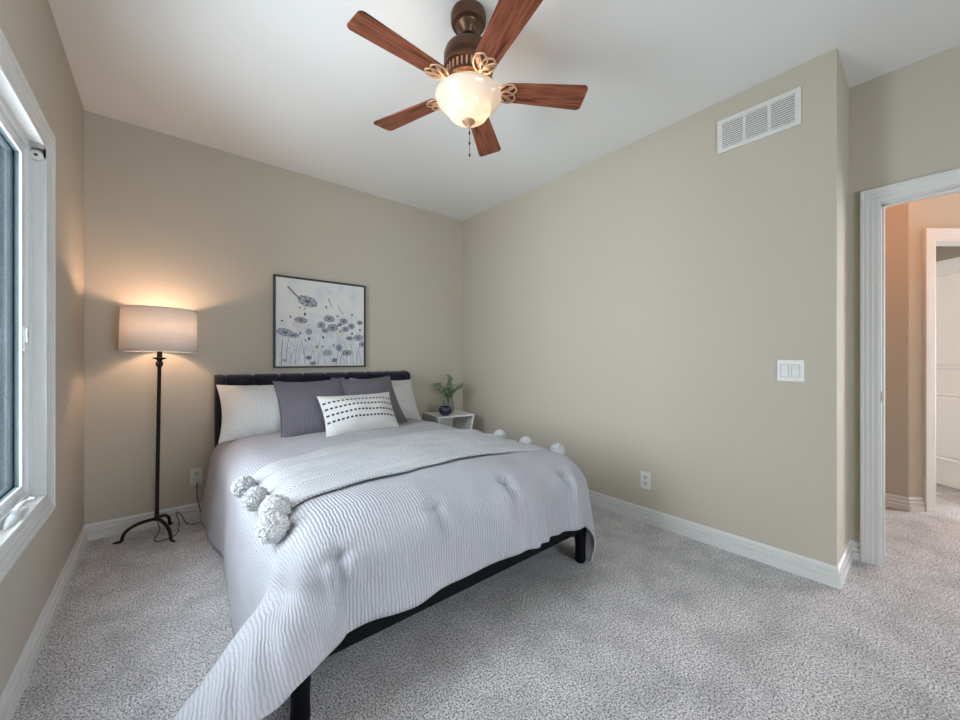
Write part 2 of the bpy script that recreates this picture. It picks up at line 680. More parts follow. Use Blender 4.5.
baseboard('baseboard_left', (XW, YB), (XW, YN), 1, 1, 'white moulded baseboard below the window')
baseboard('baseboard_back', (XR, YB), (XW, YB), 1, 1, 'white moulded baseboard behind the bed')
baseboard('baseboard_right', (XR, YRET), (XR, YB), -1, 1, 'long white moulded baseboard on the right wall')
baseboard('baseboard_return', (XD, YRET), (XR, YRET), 1, -1, 'short white baseboard on the wall return')
baseboard('baseboard_doorway', (XD, 0.258), (XD, YRET), 0, 1, 'tiny white baseboard beside the door casing')
baseboard('baseboard_hall', (XH, 0.113), (XH, YB), -0.4, 1, 'white baseboard along the hall wall')
pA, pB = local(R0, D_ANG), local(RD0 - 0.0975, D_ANG)
baseboard('baseboard_hall_angle', (pB.x, pB.y), (pA.x, pA.y), 0, -0.4, 'white baseboard on the angled hall wall')

# ------------------------------------------------------------------ casings
CASE_PROF = [(0.0, 0.0), (0.0, 0.010), (0.006, 0.012), (0.026, 0.012), (0.030, 0.015), (0.050, 0.0155), (0.055, 0.019),
             (0.070, 0.019), (0.074, 0.023), (0.086, 0.023), (0.088, 0.020), (0.088, 0.0)]

def casing(name, a0, a1, b0, b1, to3, closed, parent, prof=CASE_PROF):
    """Moulded trim around an opening a0..a1, b0..b1; to3(a, b, d) gives the point, d out of the wall."""
    mb = MB()
    cols = []
    for w, d in prof:
        if closed:
            q = [(a0 - w, b0 - w), (a0 - w, b1 + w), (a1 + w, b1 + w), (a1 + w, b0 - w)]
        else:
            q = [(a0 - w, b0), (a0 - w, b1 + w), (a1 + w, b1 + w), (a1 + w, b0)]
        cols.append([mb.bm.verts.new(to3(a, b, d)) for a, b in q])
    for c0, c1 in zip(cols, cols[1:]):
        for k in range(4 if closed else 3):
            j = (k + 1) % 4
            mb.bm.faces.new([c0[k], c0[j], c1[j], c1[k]])
    if not closed:
        mb.bm.faces.new([c[0] for c in cols])
        mb.bm.faces.new([c[3] for c in cols])
    return mb.build(name, M['trim'], parent, smooth=0)


def ring(mb, a0, a1, b0, b1, w, d0, d1, to3):
    """Rectangular frame of width w inside a0..a1, b0..b1, between depths d0 and d1 (mitred at the corners)."""
    o = [(a0, b0), (a1, b0), (a1, b1), (a0, b1)]
    i = [(a0 + w, b0 + w), (a1 - w, b0 + w), (a1 - w, b1 - w), (a0 + w, b1 - w)]
    V = lambda q, d: [mb.bm.verts.new(to3(a, b, d)) for a, b in q]
    o0, o1, i0, i1 = V(o, d0), V(o, d1), V(i, d0), V(i, d1)
    for k in range(4):
        j = (k + 1) % 4
        for f in ([o0[k], o0[j], o1[j], o1[k]], [i0[k], i0[j], i1[j], i1[k]], [o0[k], o0[j], i0[j], i0[k]], [o1[k], o1[j], i1[j], i1[k]]):
            mb.bm.faces.new(f)


# window_1 in the left wall
win = struct_empty('window_1', 'white casement window with moulded casing', 'window')
wl = lambda a, b, d: (XW + d, a, b)
y0, y1, z0, z1 = WIN
casing('window_casing', y0 + 0.004, y1 - 0.004, z0 + 0.004, z1 - 0.004, lambda a, b, d: (XW + 0.0005 + d, a, b), True, win)
mb = MB(); ring(mb, y0 - 0.012, y1 + 0.012, z0 - 0.012, z1 + 0.012, 0.012, -0.035, 0.0, wl)
mb.build('jamb', M['trim'], win, smooth=0)
mb = MB()
ring(mb, y0 - 0.012, y1 + 0.012, z0 - 0.012, z1 + 0.012, 0.036, -0.066, -0.033, wl)
ring(mb, y0, y1, z0, z1, 0.010, -0.036, -0.030, wl)
ym = (y0 + y1) / 2
mb.box(XW - 0.066, XW - 0.033, ym - 0.03, ym + 0.03, z0 + 0.02, z1 - 0.02)
mb.build('window_frame', M['vinyl'], win, smooth=0)
mb = MB()
ring(mb, y0 - 0.012, y1 + 0.012, z0 - 0.012, z1 + 0.012, 0.036, -0.125, -0.066, wl)
mb.box(XW - 0.110, XW - 0.066, ym - 0.03, ym + 0.03, z0 + 0.02, z1 - 0.02)
mb.build('frame_cladding', M['clad'], win, smooth=0)['label'] = 'slate outer face of the frame'
for s0, s1 in ((y0 + 0.024, ym - 0.03), (ym + 0.03, y1 - 0.024)):
    mb = MB()
    ring(mb, s0, s1, z0 + 0.024, z1 - 0.024, 0.040, -0.052, -0.045, wl)
    sash = mb.build('window_sash', M['vinyl'], win, smooth=0)
    mb = MB()
    ring(mb, s0, s1, z0 + 0.024, z1 - 0.024, 0.046, -0.090, -0.067, wl)
    mb.build('sash_cladding', M['clad'], sash, smooth=0)
    mb = MB()
    ring(mb, s0, s1, z0 + 0.024, z1 - 0.024, 0.040, -0.064, -0.052, wl)
    mb.build('glazing_gasket', M['gasket'], sash, smooth=0)
    mb = MB()
    mb.box(XW - 0.067, XW - 0.063, s0 + 0.038, s1 - 0.038, z0 + 0.062, z1 - 0.062)
    mb.build('glass_pane', M['glass'], sash, smooth=0)
# latch on the frame beside the sash
mb = MB()
mb.box(XW - 0.0455, XW - 0.038, y1 - 0.060, y1 - 0.046, 1.17, 1.27)
mb.box(XW - 0.039, XW - 0.031, y1 - 0.057, y1 - 0.049, 1.205, 1.262)
lt = mb.build('sash_latch', M['vinyl'], win, smooth=0, bevel=0.002)
mb = MB(); mb.box(XW - 0.0315, XW - 0.0305, y1 - 0.0555, y1 - 0.0505, 1.225, 1.25)
mb.build('latch_slot', M['slot'], lt, smooth=0)

# crank on the window's sill
crank = thing('window_crank', 'milky white folded crank operator on the window sill', 'window crank', (XW - 0.016, 2.09, z0))
mb = MB()
def crank_body(i, j):
    t = i / 23.0
    a = 2 * PI * j / 16
    y = -0.125 + 0.25 * t
    w = math.sin(PI * min(1, max(0, t))) ** 0.55
    wx, hz = 0.002 + 0.019 * w * (1 - 0.25 * t), 0.003 + 0.036 * w * (1 - 0.45 * t)
    return (wx * math.cos(a), y, max(0.0, hz * math.sin(a)) if True else 0)
mb.grid(crank_body, 24, 17)
mb.build('operator_cover', M['clear_plastic'], crank, smooth=60)
mb = MB()
mb.tube([(0.004, -0.05, 0.036), (0.010, -0.02, 0.047), (0.012, 0.03, 0.046), (0.012, 0.08, 0.036), (0.012, 0.13, 0.024)], [0.009, 0.008, 0.006, 0.0055, 0.007], 10)
mb.lathe([(0.0, 0), (0.011, 0), (0.012, 0.010), (0.008, 0.016), (0, 0.017)], 16, Matrix.Translation((0.012, 0.128, 0.020)))
mb.build('crank_handle', M['clear_plastic'], crank, smooth=60)

# roller blind bracket at the top of the window jamb
br = thing('blind_bracket', 'small grey blind bracket screwed to the top of the window jamb', 'bracket', (XW - 0.016, y1, z1))
mb = MB()
mb.box(-0.026, 0.026, -0.036, -0.001, -0.003, -0.0005)
mb.box(-0.026, 0.026, -0.004, -0.0005, -0.05, -0.001)
mb.box(-0.026, 0.026, -0.036, -0.0335, -0.020, -0.001)
mb.build('bracket_plate', M['steel'], br, smooth=0, bevel=0.001)
mb = MB()
mb.lathe([(0.0, 0), (0.020, 0), (0.020, 0.014), (0.014, 0.017), (0, 0.017)], 24, Matrix.Translation((0, -0.004, -0.045)) @ Matrix.Rotation(PI / 2, 4, 'X'))
mb.build('socket', M['plate'], br)
mb = MB()
mb.lathe([(0.0, 0), (0.006, 0), (0.006, 0.0185), (0, 0.0185)], 12, Matrix.Translation((0, -0.004, -0.045)) @ Matrix.Rotation(PI / 2, 4, 'X'))
mb.build('pin_hole', M['slot'], br)

# fill_window behind the camera: unseen, added to bring in fill daylight
win2 = struct_empty('fill_window', 'unseen white window added behind the camera for fill daylight', 'window')
x0, x1, c0, c1 = WIN2
w2 = lambda a, b, d: (a, YN + d, b)
casing('window_casing', x0, x1, c0, c1, w2, True, win2)
mb = MB()
ring(mb, x0, x1, c0, c1, 0.05, -0.12, -0.05, w2)
mb.box((x0 + x1) / 2 - 0.03, (x0 + x1) / 2 + 0.03, YN - 0.12, YN - 0.05, c0 + 0.04, c1 - 0.04)
mb.build('window_frame', M['vinyl'], win2, smooth=0)
mb = MB(); mb.box(x0 + 0.04, x1 - 0.04, YN - 0.087, YN - 0.083, c0 + 0.04, c1 - 0.04)
mb.build('glass_pane', M['glass'], win2, smooth=0)

# the house's own side wing seen through the glass, plus an added unseen one
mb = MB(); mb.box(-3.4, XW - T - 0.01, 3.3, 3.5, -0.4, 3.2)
mb.box(-2.1, XW - T - 0.01, -0.2, 0.62, -0.4, 3.2)  # unseen second wing, added to keep sky light off the window jamb
structure(mb.build('wall_outside', M['siding'], smooth=0), 'blue grey board siding outside the window, with an added unseen wing blocking sky light', 'wall')

# doorway of this room
dr = struct_empty('door_1', 'open doorway with white moulded casing', 'doorway')
casing('door_casing', DOOR[0] + 0.006 - 0.012, DOOR[1] + 0.006, -0.0 + 0.001, DOOR[2] + 0.006, lambda a, b, d: (XD - 0.0005 - d, a, b), False, dr, [(w * 0.84, d) for w, d in CASE_PROF])
mb = MB()
for ya, yb_, za, zb in ((DOOR[1], DOOR[1] + 0.017, 0.001, DOOR[2] + 0.017), (DOOR[0] - 0.017, DOOR[0], 0.001, DOOR[2] + 0.017), (DOOR[0], DOOR[1], DOOR[2], DOOR[2] + 0.017)):
    mb.box(XD - 0.0, XD + 0.117, ya, yb_, za, zb)
mb.box(XD + 0.045, XD + 0.08, DOOR[1] - 0.011, DOOR[1], 0.001, DOOR[2])
mb.box(XD + 0.045, XD + 0.08, DOOR[0], DOOR[1], DOOR[2] - 0.011, DOOR[2])
mb.build('door_jamb', M['trim'], dr, smooth=0)
sp_ = MB().box(XD + 0.006, XD + 0.034, DOOR[1] - 0.002, DOOR[1] + 0.001, 0.90, 0.96).build('strike_plate', M['bronze'], dr, smooth=0, bevel=0.0008)
MB().box(XD + 0.014, XD + 0.027, DOOR[1] - 0.0026, DOOR[1], 0.917, 0.943).build('latch_hole', M['slot'], sp_, smooth=0)

# doorway in the hall's angled wall and its open door
dr2 = struct_empty('door_2', 'white panelled door standing open past the hall', 'door')
to_ang = lambda a, b, d: tuple(HALL_M @ Vector((a, D_ANG - 0.0005 - d, b)))
casing('door_casing', RD0 - 0.006, RD1 + 0.006, 0.001, 2.026, to_ang, False, dr2)
mb = MB()
for a0, a1, b0, b1 in ((RD0 - 0.017, RD0, 0.001, 2.037), (RD1, RD1 + 0.017, 0.001, 2.037), (RD0, RD1, 2.02, 2.037)):
    mb.box(a0, a1, D_ANG, D_ANG + 0.117, b0, b1, HALL_M)
mb.build('door_jamb', M['trim'], dr2, smooth=0)
# leaf: swung back so that its face looks sideways (towards -r)
DW, DD0, DR = 0.72, D_ANG + 0.118, 4.117
mb = MB()
mb.box(DR, DR + 0.035, DD0, DD0 + DW, 0.018, 2.015, HALL_M)
leaf = mb.build('door_leaf', M['trim'], dr2, smooth=0, bevel=0.002)
def door_panel(d0, d1, za, zb):
    mb = MB()
    pr = [(0.0, 0.0), (0.0, 0.010), (0.012, 0.010), (0.020, 0.002), (0.045, 0.008), (0.047, 0.008)]
    rings = []
    for w, h_ in pr:
        rings.append([mb.bm.verts.new(HALL_M @ Vector((DR - h_, d, z))) for d, z in ((d0 + w, za + w), (d1 - w, za + w), (d1 - w, zb - w), (d0 + w, zb - w))])
    for a, b in zip(rings, rings[1:]):
        for k in range(4):
            j = (k + 1) % 4
            mb.bm.faces.new([a[k], a[j], b[j], b[k]])
    mb.bm.faces.new(rings[-1])
    return mb.build('door_panel', M['trim'], leaf, smooth=0)
dm = DD0 + DW / 2
for za, zb in ((0.24, 0.83), (1.05, 1.90)):
    door_panel(DD0 + 0.11, DD0 + DW - 0.11, za, zb)

# ------------------------------------------------------------------ bed
BX0, BX1, BY0, BY1 = 0.285, 1.845, 1.235, 3.30
bed = thing('bed', 'queen bed with dark tufted velvet headboard and black legs', 'bed', (1.065, 2.3, 0))
def at_bed(o):
    o.matrix_parent_inverse = Matrix.Translation((-1.065, -2.3, 0))
    return o
# headboard: front sheet with vertical channels and tufted folds, wrapped over the top
HX0, HX1, HY1, HZ = 0.272, 1.858, 3.385, 1.018
def chan(x):
    t = (x - HX0 - 0.07) / (HX1 - HX0 - 0.14) * 8
    return t
def head_depth(x, z):
    t = chan(x)
    if t < 0 or t > 8:
        e = (-t if t < 0 else t - 8) * (HX1 - HX0 - 0.14) / 8 / 0.07      # 0..1 over the rolled end post
        return 0.018 + 0.030 * math.sqrt(max(0, 1 - (2 * e - 1) ** 2))
    f = abs(t - round(t))
    row = (z - 0.93) / 0.19                       # rows of buttons every 19 cm
    notch = 0.06 + 0.22 * max(0.0, 1 - abs(row) * 2.4)      # pleats open into a small triangle above each button
    seam = 0.028 * (1 - math.exp(-(f / notch) ** 2.2))
    if row < 0:
        u = t + (0.5 if True else 0)
        a = abs(((u + row) % 1) - 0.5)
        b = abs(((u - row) % 1) - 0.5)
        dd = 0.5 - max(a, b)
        seam = 0.028 * (1 - math.exp(-(min(abs(a), abs(b)) / 0.09) ** 1.2))
    return 0.014 + seam
NX, NZ = 240, 60
def head_pt(i, j):
    x = HX0 + (HX1 - HX0) * i / (NX - 1)
    if j <= NZ:
        z = 0.30 + (HZ - 0.035 - 0.30) * j / NZ
        return (x, HY1 - 0.06 - head_depth(x, z), z)
    k = (j - NZ) / 12.0                            # over the top
    a = k * PI / 2
    d = head_depth(x, HZ)
    w = 0.055 + d
    return (x, HY1 - w * math.cos(a), HZ - 0.035 + (0.025 + d * 0.35) * math.sin(a))
mb = MB()
mb.grid(head_pt, NX, NZ + 13)
hb = at_bed(mb.build('headboard', M['velvet'], bed, smooth=50))
mb = MB().box(HX0 + 0.002, HX1 - 0.002, HY1 - 0.07, HY1, 0.12, HZ - 0.012)
at_bed(mb.build('headboard_panel', M['velvet'], bed, smooth=0, bevel=0.008))
# rails
for nm, bx in (('rail', (BX0 + 0.01, BX1 - 0.01, BY0, BY0 + 0.04)), ('rail', (BX0, BX0 + 0.035, BY0 + 0.04, HY1 - 0.075)), ('rail', (BX1 - 0.035, BX1, BY0 + 0.04, HY1 - 0.075))):
    at_bed(MB().box(bx[0], bx[1], bx[2], bx[3], 0.185, 0.32).build(nm, M['black_wood'], bed, smooth=0, bevel=0.006))
def leg(x, y, turned=False):
    mb = MB()
    prof = [(0.0, 0.0), (0.024, 0.0), (0.0285, 0.008), (0.0295, 0.030), (0.0275, 0.055), (0.0285, 0.10), (0.0325, 0.16), (0.034, 0.187), (0, 0.187)]
    mb.lathe(prof, 24, Matrix.Translation((x, y, 0)))
    at_bed(mb.build('leg', M['black_wood'], bed, smooth=40))
leg(BX0 + 0.04, BY0 + 0.035)
leg(BX1 - 0.05, BY0 + 0.035)
leg(BX0 + 0.04, HY1 - 0.12)
leg(BX1 - 0.04, HY1 - 0.12)
mb = MB().box(BX0 + 0.04, BX1 - 0.04, BY0 + 0.05, BY1 - 0.02, 0.29, 0.545)
at_bed(mb.build('mattress', M['sheet'], bed, smooth=35, bevel=0.05, bseg=5))

# ------------------------------------------------------------------ duvet (a cloth laid over the mattress, hanging on three sides)
DX0, DX1, DY0 = 0.255, 1.842, 1.180
RR = 0.185
XA, XBc, YC = DX0 + RR, DX1 - RR, DY0 + RR
ZT = 0.60
QUART = RR * PI / 2
LS = QUART + (ZT - RR - 0.012)            # side overhang past the start of the rounding
LSR = QUART + (ZT - RR - 0.045)
LF = QUART + (ZT - RR - 0.255)            # foot overhang
def top_z(X, Y):
    cx = (X - 1.065) / 0.8
    z = ZT + 0.030 * max(0, 1 - cx * cx) + 0.006 * math.sin(3.1 * Y + 1.0) * math.cos(4.3 * X)
    z += 0.010 * noise.noise(Vector((X * 3.1, Y * 2.7, 1.3))) + 0.004 * noise.noise(Vector((X * 9, Y * 7, 4.0)))
    return z
TUFTS = []
def duvet_pt(X, Y, lift=0.0):
    a = max(0.0, XA - X, X - XBc)
    left = X < XA
    b = max(0.0, YC - Y)
    rr = math.hypot(a, b)
    cxp = min(max(X, XA), XBc)
    cyp = max(Y, YC)
    base = top_z(cxp, cyp)
    if rr < 1e-9:
        p = Vector((X, Y, base))
        nrm = Vector((0, 0, 1))
        return p + nrm * lift
    phi = math.atan2(b, a)                      # 0 = sideways, 90 deg = over the foot
    sx = -1.0 if left else 1.0
    k = math.sin(PI * (phi / (PI / 2)) ** 0.72) if (a > 0 and b > 0) else 0.0
    # how far the hang leans outwards
    if left:
        fl = math.radians(4 * math.cos(phi) ** 2 + 5 * math.sin(phi) ** 2 + 60 * max(0.0, k) ** 1.15)
        fl += math.radians(3.0) * math.cos(phi) ** 2 * max(0, (Y - 2.4))
    else:
        fl = math.radians(8 * math.cos(phi) ** 2 + 5 * math.sin(phi) ** 2 - 1 * k)
    r = RR
    if rr < QUART:
        g_ = rr / r
        out, dn = r * math.sin(g_), r * (1 - math.cos(g_))
        no, nz = math.sin(g_), math.cos(g_)
    else:
        rest = rr - QUART
        ease = min(1.0, rest / 0.10)
        f2 = fl * (0.5 + 0.5 * ease)
        out, dn = r + rest * math.sin(f2), r + rest * math.cos(f2)
        no, nz = math.cos(f2), math.sin(f2)
    # soft folds that grow towards the hem
    hang = max(0.0, (rr - 0.5 * QUART))
    if b > 0 and a == 0:
        along = X
        wv = 0.012 * math.sin(along * 11.0 + 0.7) + 0.010 * math.sin(along * 19.0 + 2.0) + 0.03 * noise.noise(Vector((along * 4, 3.3, 0)))
    elif a > 0 and b == 0:
        along = Y
        wv = 0.020 * math.sin(along * 4.2 + 0.5) + 0.025 * noise.noise(Vector((along * 3, 8.3, 0)))
    else:
        wv = 0.020 * math.sin(phi * 9.0) * max(0.0, k)
        e = min(1, min(a, b) / 0.05)
        w1 = 0.012 * math.sin(cxp * 11.0 + 0.7) + 0.010 * math.sin(cxp * 19.0 + 2.0) + 0.03 * noise.noise(Vector((cxp * 4, 3.3, 0)))
        w2_ = 0.020 * math.sin(cyp * 4.2 + 0.5) + 0.025 * noise.noise(Vector((cyp * 3, 8.3, 0)))
        wv = wv + math.cos(phi) ** 2 * w2_ + math.sin(phi) ** 2 * w1
    out += wv * min(1.0, hang / 0.35)
    # fullness of the filling
    out += 0.012 * noise.noise(Vector((X * 5, Y * 5, 7.0))) * min(1, rr / 0.1)
    dx, dy = sx * math.cos(phi), -math.sin(phi)
    z = base - dn
    if z < 0.014:                               # what is left of the cloth spreads on the carpet
        ex = 0.014 - z
        z = 0.014 + 0.012 * (1 - math.exp(-ex / 0.05)) * (1 + noise.noise(Vector((X * 14, Y * 14, 0))))
        out += (0.75 if left else 0.12) * ex
    p = Vector((cxp + dx * out, cyp + dy * out, z))
    nrm = Vector((dx * no, dy * no, nz))
    return p + nrm * lift

# tufts: small pinches in the comforter (cloth position X, Y)
TUFT_POS = [(0.42, YC - 0.20), (0.80, YC - 0.15), (1.19, YC - 0.13), (1.58, YC - 0.16)]
def pinch(X, Y):
    d = 0.0
    for tx, ty in TUFT_POS:
        ex, ey = (X - tx), (Y - ty)
        d += 0.024 * math.exp(-(ex / 0.055) ** 2 - (ey / 0.016) ** 2) + 0.018 * math.exp(-(ex / 0.020) ** 2 - ((ey + 0.05) / 0.07) ** 2)
        d -= 0.013 * math.exp(-((ex - 0.05) / 0.03) ** 2 - ((ey + 0.06) / 0.07) ** 2)
        d -= 0.013 * math.exp(-((ex + 0.05) / 0.03) ** 2 - ((ey + 0.05) / 0.06) ** 2)
    # gathers along the foot hem
    if Y < YC - 0.15:
        t = min(1, (YC - 0.15 - Y) / 0.2)
        d += t * 0.009 * math.sin(X * 44 + 3 * math.sin(X * 9)) * (0.5 + 0.5 * math.sin(X * 5 + 1))
    return d
XS0, XS1, YS0, YS1 = XA - LS, XBc + LSR, YC - LF, 3.24
NU, NV = 210, 176
def dv(i, j):
    X = XS0 + (XS1 - XS0) * i / (NU - 1)
    Y = YS0 + (YS1 - YS0) * j / (NV - 1)
    return duvet_pt(X, Y, -pinch(X, Y))
mb = MB()
mb.grid(dv, NU, NV, lambda i, j: (XS0 + (XS1 - XS0) * i / (NU - 1), YS0 + (YS1 - YS0) * j / (NV - 1)))
duvet = mb.build('duvet', M['duvet'], smooth=180, recalc=False)
sm = duvet.modifiers.new('thickness', 'SOLIDIFY')
sm.thickness = 0.012
sm.offset = -1
tag(duvet, 'pale lilac grey crinkled duvet hanging over the bed down to the carpet', 'duvet')

# ------------------------------------------------------------------ throw blanket with pompoms
thr = thing('throw_blanket', 'white herringbone knit throw with pompoms laid across the duvet', 'blanket', (1.065, 1.9, 0.62))
def at_throw(o):
    o.matrix_parent_inverse = Matrix.Translation((-1.065, -1.9, -0.62))
    return o
TY0, TY1 = 1.50, 2.30
TX0, TX1 = XA - 0.14, XBc + 0.10
def throw_xy(u, v):
    X = TX0 + (TX1 - TX0) * u + 0.02 * math.sin(v * 7) * u + 0.042 * (1 - v) ** 2 * (1 - u) ** 3
    n0 = TY0 + 0.05 * math.sin(u * 3.0) - 0.03 * (1 - u) ** 2 - 0.06 * u
    n1 = TY1 + 0.04 * math.sin(u * PI) - 0.20 * u ** 2 - 0.24 * (1 - u) ** 3
    return X, n0 + (n1 - n0) * v
def thr_pt(i, j):
    u, v = i / 139.0, j / 69.0
    X, Y = throw_xy(u, v)
    wr = 0.006 * math.sin(v * 22 + 2 * math.sin(u * 4)) + 0.006 * noise.noise(Vector((X * 5, Y * 9, 2)))
    return duvet_pt(X, Y, 0.014 + wr)
mb = MB()
mb.grid(thr_pt, 140, 70, lambda i, j: (1.6 * i / 139.0, 0.8 * j / 69.0))
tk = at_throw(mb.build('knit_cloth', M['throw'], thr, smooth=180, recalc=False))
s_ = tk.modifiers.new('thickness', 'SOLIDIFY')
s_.thickness = 0.010
s_.offset = -1

def pompom_mesh(seed, r):
    mb = MB()
    bmesh.ops.create_icosphere(mb.bm, subdivisions=5, radius=r)
    rnd = random.Random(seed)
    for v in mb.bm.verts:
        n = v.co.normalized()
        k = 1 + 0.10 * noise.noise(n * 3 + Vector((seed, 0, 0))) + 0.16 * noise.noise(n * 9 + Vector((0, seed, 0))) + 0.16 * abs(noise.noise(n * 17 + Vector((0, seed, 3)))) + rnd.uniform(-0.03, 0.03)
        v.co = n * r * k
    return mb
for k, (X, Y, r) in enumerate(((TX0 - 0.025, 1.95, 0.043), (TX0 - 0.015, 1.72, 0.044), (TX0 + 0.015, 1.48, 0.046), (TX0 - 0.010, 1.385, 0.046))):
    p = duvet_pt(X, Y, 0.043)
    mb = pompom_mesh(k + 1, r)
    at_throw(mb.build('pompom', M['pompom'], thr, smooth=60, loc=p))
for k, (X, Y) in enumerate(((TX1 + 0.045, 1.96), (TX1 + 0.055, 1.72), (TX1 + 0.055, 1.46))):
    p = duvet_pt(X, Y, 0.046)
    mb = pompom_mesh(k + 11, 0.042)
    at_throw(mb.build('pompom', M['pompom'], thr, smooth=60, loc=p))

# ------------------------------------------------------------------ pillows
def pillow_mesh(w, h, t, seed, ears=0.03, pw=2.1, wr=0.014, n=56, sag=0.0):
    """Stuffed cushion: local x across, z up, y thickness (front = -y)."""
    mb = MB()
    mb.uv = mb.bm.loops.layers.uv.new('UVMap')
    def side(sg):
        def fn(i, j):
            u, v = -1 + 2 * i / (n - 1), -1 + 2 * j / (n - 1)
            uu, vv = math.sin(u * PI / 2), math.sin(v * PI / 2)
            x = uu * w / 2 * (1 - ears * (1 - vv * vv) * 1.0) 
            z = vv * h / 2 * (1 - ears * 1.3 * (1 - uu * uu))
            th = (max(0, 1 - abs(uu) ** pw) ** 0.62) * (max(0, 1 - abs(vv) ** pw) ** 0.62)
            y = sg * t / 2 * th
            edge = th
            y += wr * noise.noise(Vector((x * 9 + seed, z * 9, sg))) * edge
            cr = max(abs(uu), abs(vv))
            y += wr * 0.8 * math.sin(18 * (uu * 1.3 + vv) + seed) * max(0, cr - 0.72) * edge * 2
            z -= sag * (1 - abs(uu)) * max(0, vv) 
            return (x, y, z)
        return fn
    uvf = lambda i, j: (-w / 2 + w * math.sin((-1 + 2 * i / (n - 1)) * PI / 2) * 0.5 + w / 2, h / 2 * math.sin((-1 + 2 * j / (n - 1)) * PI / 2))
    mb.grid(side(-1), n, n, uvf)
    mb.grid(side(1), n, n, uvf)
    return mb

def pillow(name, label, cat, loc, rot, w, h, t, seed, mat, group=None, piping=None, **kw):
    mb = pillow_mesh(w, h, t, seed, **kw)
    bmesh.ops.remove_doubles(mb.bm, verts=mb.bm.verts, dist=1e-4)
    if piping:
        root = thing(name, label, cat, loc, rot, group)
        mb.build('cushion_cover', mat, root, smooth=180)
        ears = kw.get('ears', 0.03)
        pts = []
        for k in range(160):
            s = k / 160 * 4
            e, f = int(s), (s - int(s)) * 2 - 1
            q = math.sin(f * PI / 2)
            uu, vv = ((q, -1), (1, q), (-q, 1), (-1, -q))[e]
            pts.append((uu * w / 2 * (1 - ears * (1 - vv * vv)), 0, vv * h / 2 * (1 - ears * 1.3 * (1 - uu * uu))))
        pts2 = [p for a, p in enumerate(pts) if a == 0 or (Vector(p) - Vector(pts[a - 1])).length > 1e-4]
        MB().tube(pts2, 0.005, 6, True).build('piping', piping, root, smooth=180)
        return root
    o = mb.build(name, mat, None, smooth=180, loc=loc, rot=rot)
    return tag(o, label, cat, group)

R_ = math.radians
pillow('pillow', 'white crinkled pillow leaning on the headboard beside the floor lamp', 'pillow', (0.598, 3.10, 0.772), (R_(-32), R_(0), R_(-2)), 0.66, 0.44, 0.22, 1.0, M['sham'], 'white bed pillows', ears=0.08, wr=0.024)
pillow('pillow', 'white crinkled pillow half hidden behind the slate cushion, next to the nightstand', 'pillow', (1.51, 3.10, 0.772), (R_(-29), R_(3), R_(3)), 0.62, 0.43, 0.22, 5.0, M['sham'], 'white bed pillows', ears=0.08, wr=0.020)
pillow('cushion', 'slate purple square cushion in front of the lamp side white pillow', 'cushion', (0.842, 2.890, 0.788), (R_(-37), R_(-1.5), R_(-4)), 0.50, 0.49, 0.20, 2.0, M['grey_cushion'], 'slate square cushions', M['piping'], ears=0.085)
pillow('cushion', 'slate purple square cushion nearer the nightstand, behind the dashed cushion', 'cushion', (1.275, 2.905, 0.793), (R_(-37), R_(0), R_(5)), 0.52, 0.49, 0.20, 3.0, M['grey_cushion'], 'slate square cushions', M['piping'], ears=0.085)
pillow('lumbar_cushion', 'cream oblong cushion with rows of dark stitched dashes', 'cushion', (1.092, 2.670, 0.742), (R_(-34), R_(0), R_(2)), 0.56, 0.33, 0.20, 4.0, M['lumbar'], None, None, ears=0.07)

# ------------------------------------------------------------------ floor lamp
LX, LY = -0.045, 3.205
lamp = thing('floor_lamp', 'dark iron floor lamp with cream drum shade and three arched feet', 'floor lamp', (LX, LY, 0), (0, 0.013, 0))
mb = MB()
mb.lathe([(0, 0.098), (0.016, 0.100), (0.018, 0.112), (0.012, 0.125), (0.0105, 0.20), (0.0105, 1.085), (0.014, 1.09), (0.021, 1.110), (0.013, 1.128), (0.016, 1.134),
          (0.034, 1.142), (0.036, 1.148), (0.014, 1.152), (0.013, 1.20), (0.016, 1.205), (0.016, 1.235), (0, 1.236)], 24)
mb.build('pole', M['iron'], lamp, smooth=50)
for fx, fy in ((-0.243, 3.212), (0.040, 3.020), (0.036, 3.372)):
    d = Vector((fx - LX, fy - LY, 0))
    L = d.length
    d.normalize()
    pts, rad = [], []
    for k in range(15):
        t = k / 14
        a = t * PI / 2
        pts.append(d * (L * 0.82 * math.sin(a) ** 1.0) + Vector((0, 0, 0.012 + 0.098 * math.cos(a) ** 0.8)))
        rad.append(0.0105 - 0.001 * t)
    pts += [d * (L * 0.86) + Vector((0, 0, 0.008)), d * (L * 0.95) + Vector((0, 0, 0.007)), d * (L * 1.03) + Vector((0, 0, 0.006))]
    rad += [0.009, 0.007, 0.005]
    MB().tube(pts, rad, 10).build('leg', M['iron'], lamp, smooth=60)
SZ0, SZ1, SRb, SRt = 1.188, 1.458, 0.194, 0.190
mb = MB()
mb.lathe([(SRb, SZ0), (SRt, SZ1)], 64, cap=False)
shade = mb.build('lamp_shade', M['shade'], lamp, smooth=60)
s_ = shade.modifiers.new('thickness', 'SOLIDIFY'); s_.thickness = 0.002
for r_, z_ in ((SRb, SZ0), (SRt, SZ1)):
    MB().tube([(r_ * math.cos(2 * PI * k / 64), r_ * math.sin(2 * PI * k / 64), z_) for k in range(64)], 0.0035, 8, True).build('shade_trim', M['shade'], shade, smooth=180)
mb = MB()
for k in range(3):
    a = 2 * PI * k / 3 + 0.4
    mb.tube([(0.012 * math.cos(a), 0.012 * math.sin(a), 1.225), (SRb * math.cos(a), SRb * math.sin(a), SZ0 + 0.012)], 0.002, 6)
mb.build('shade_spider', M['iron'], lamp, smooth=60)
bulb_mat = NT('warm_bulb')
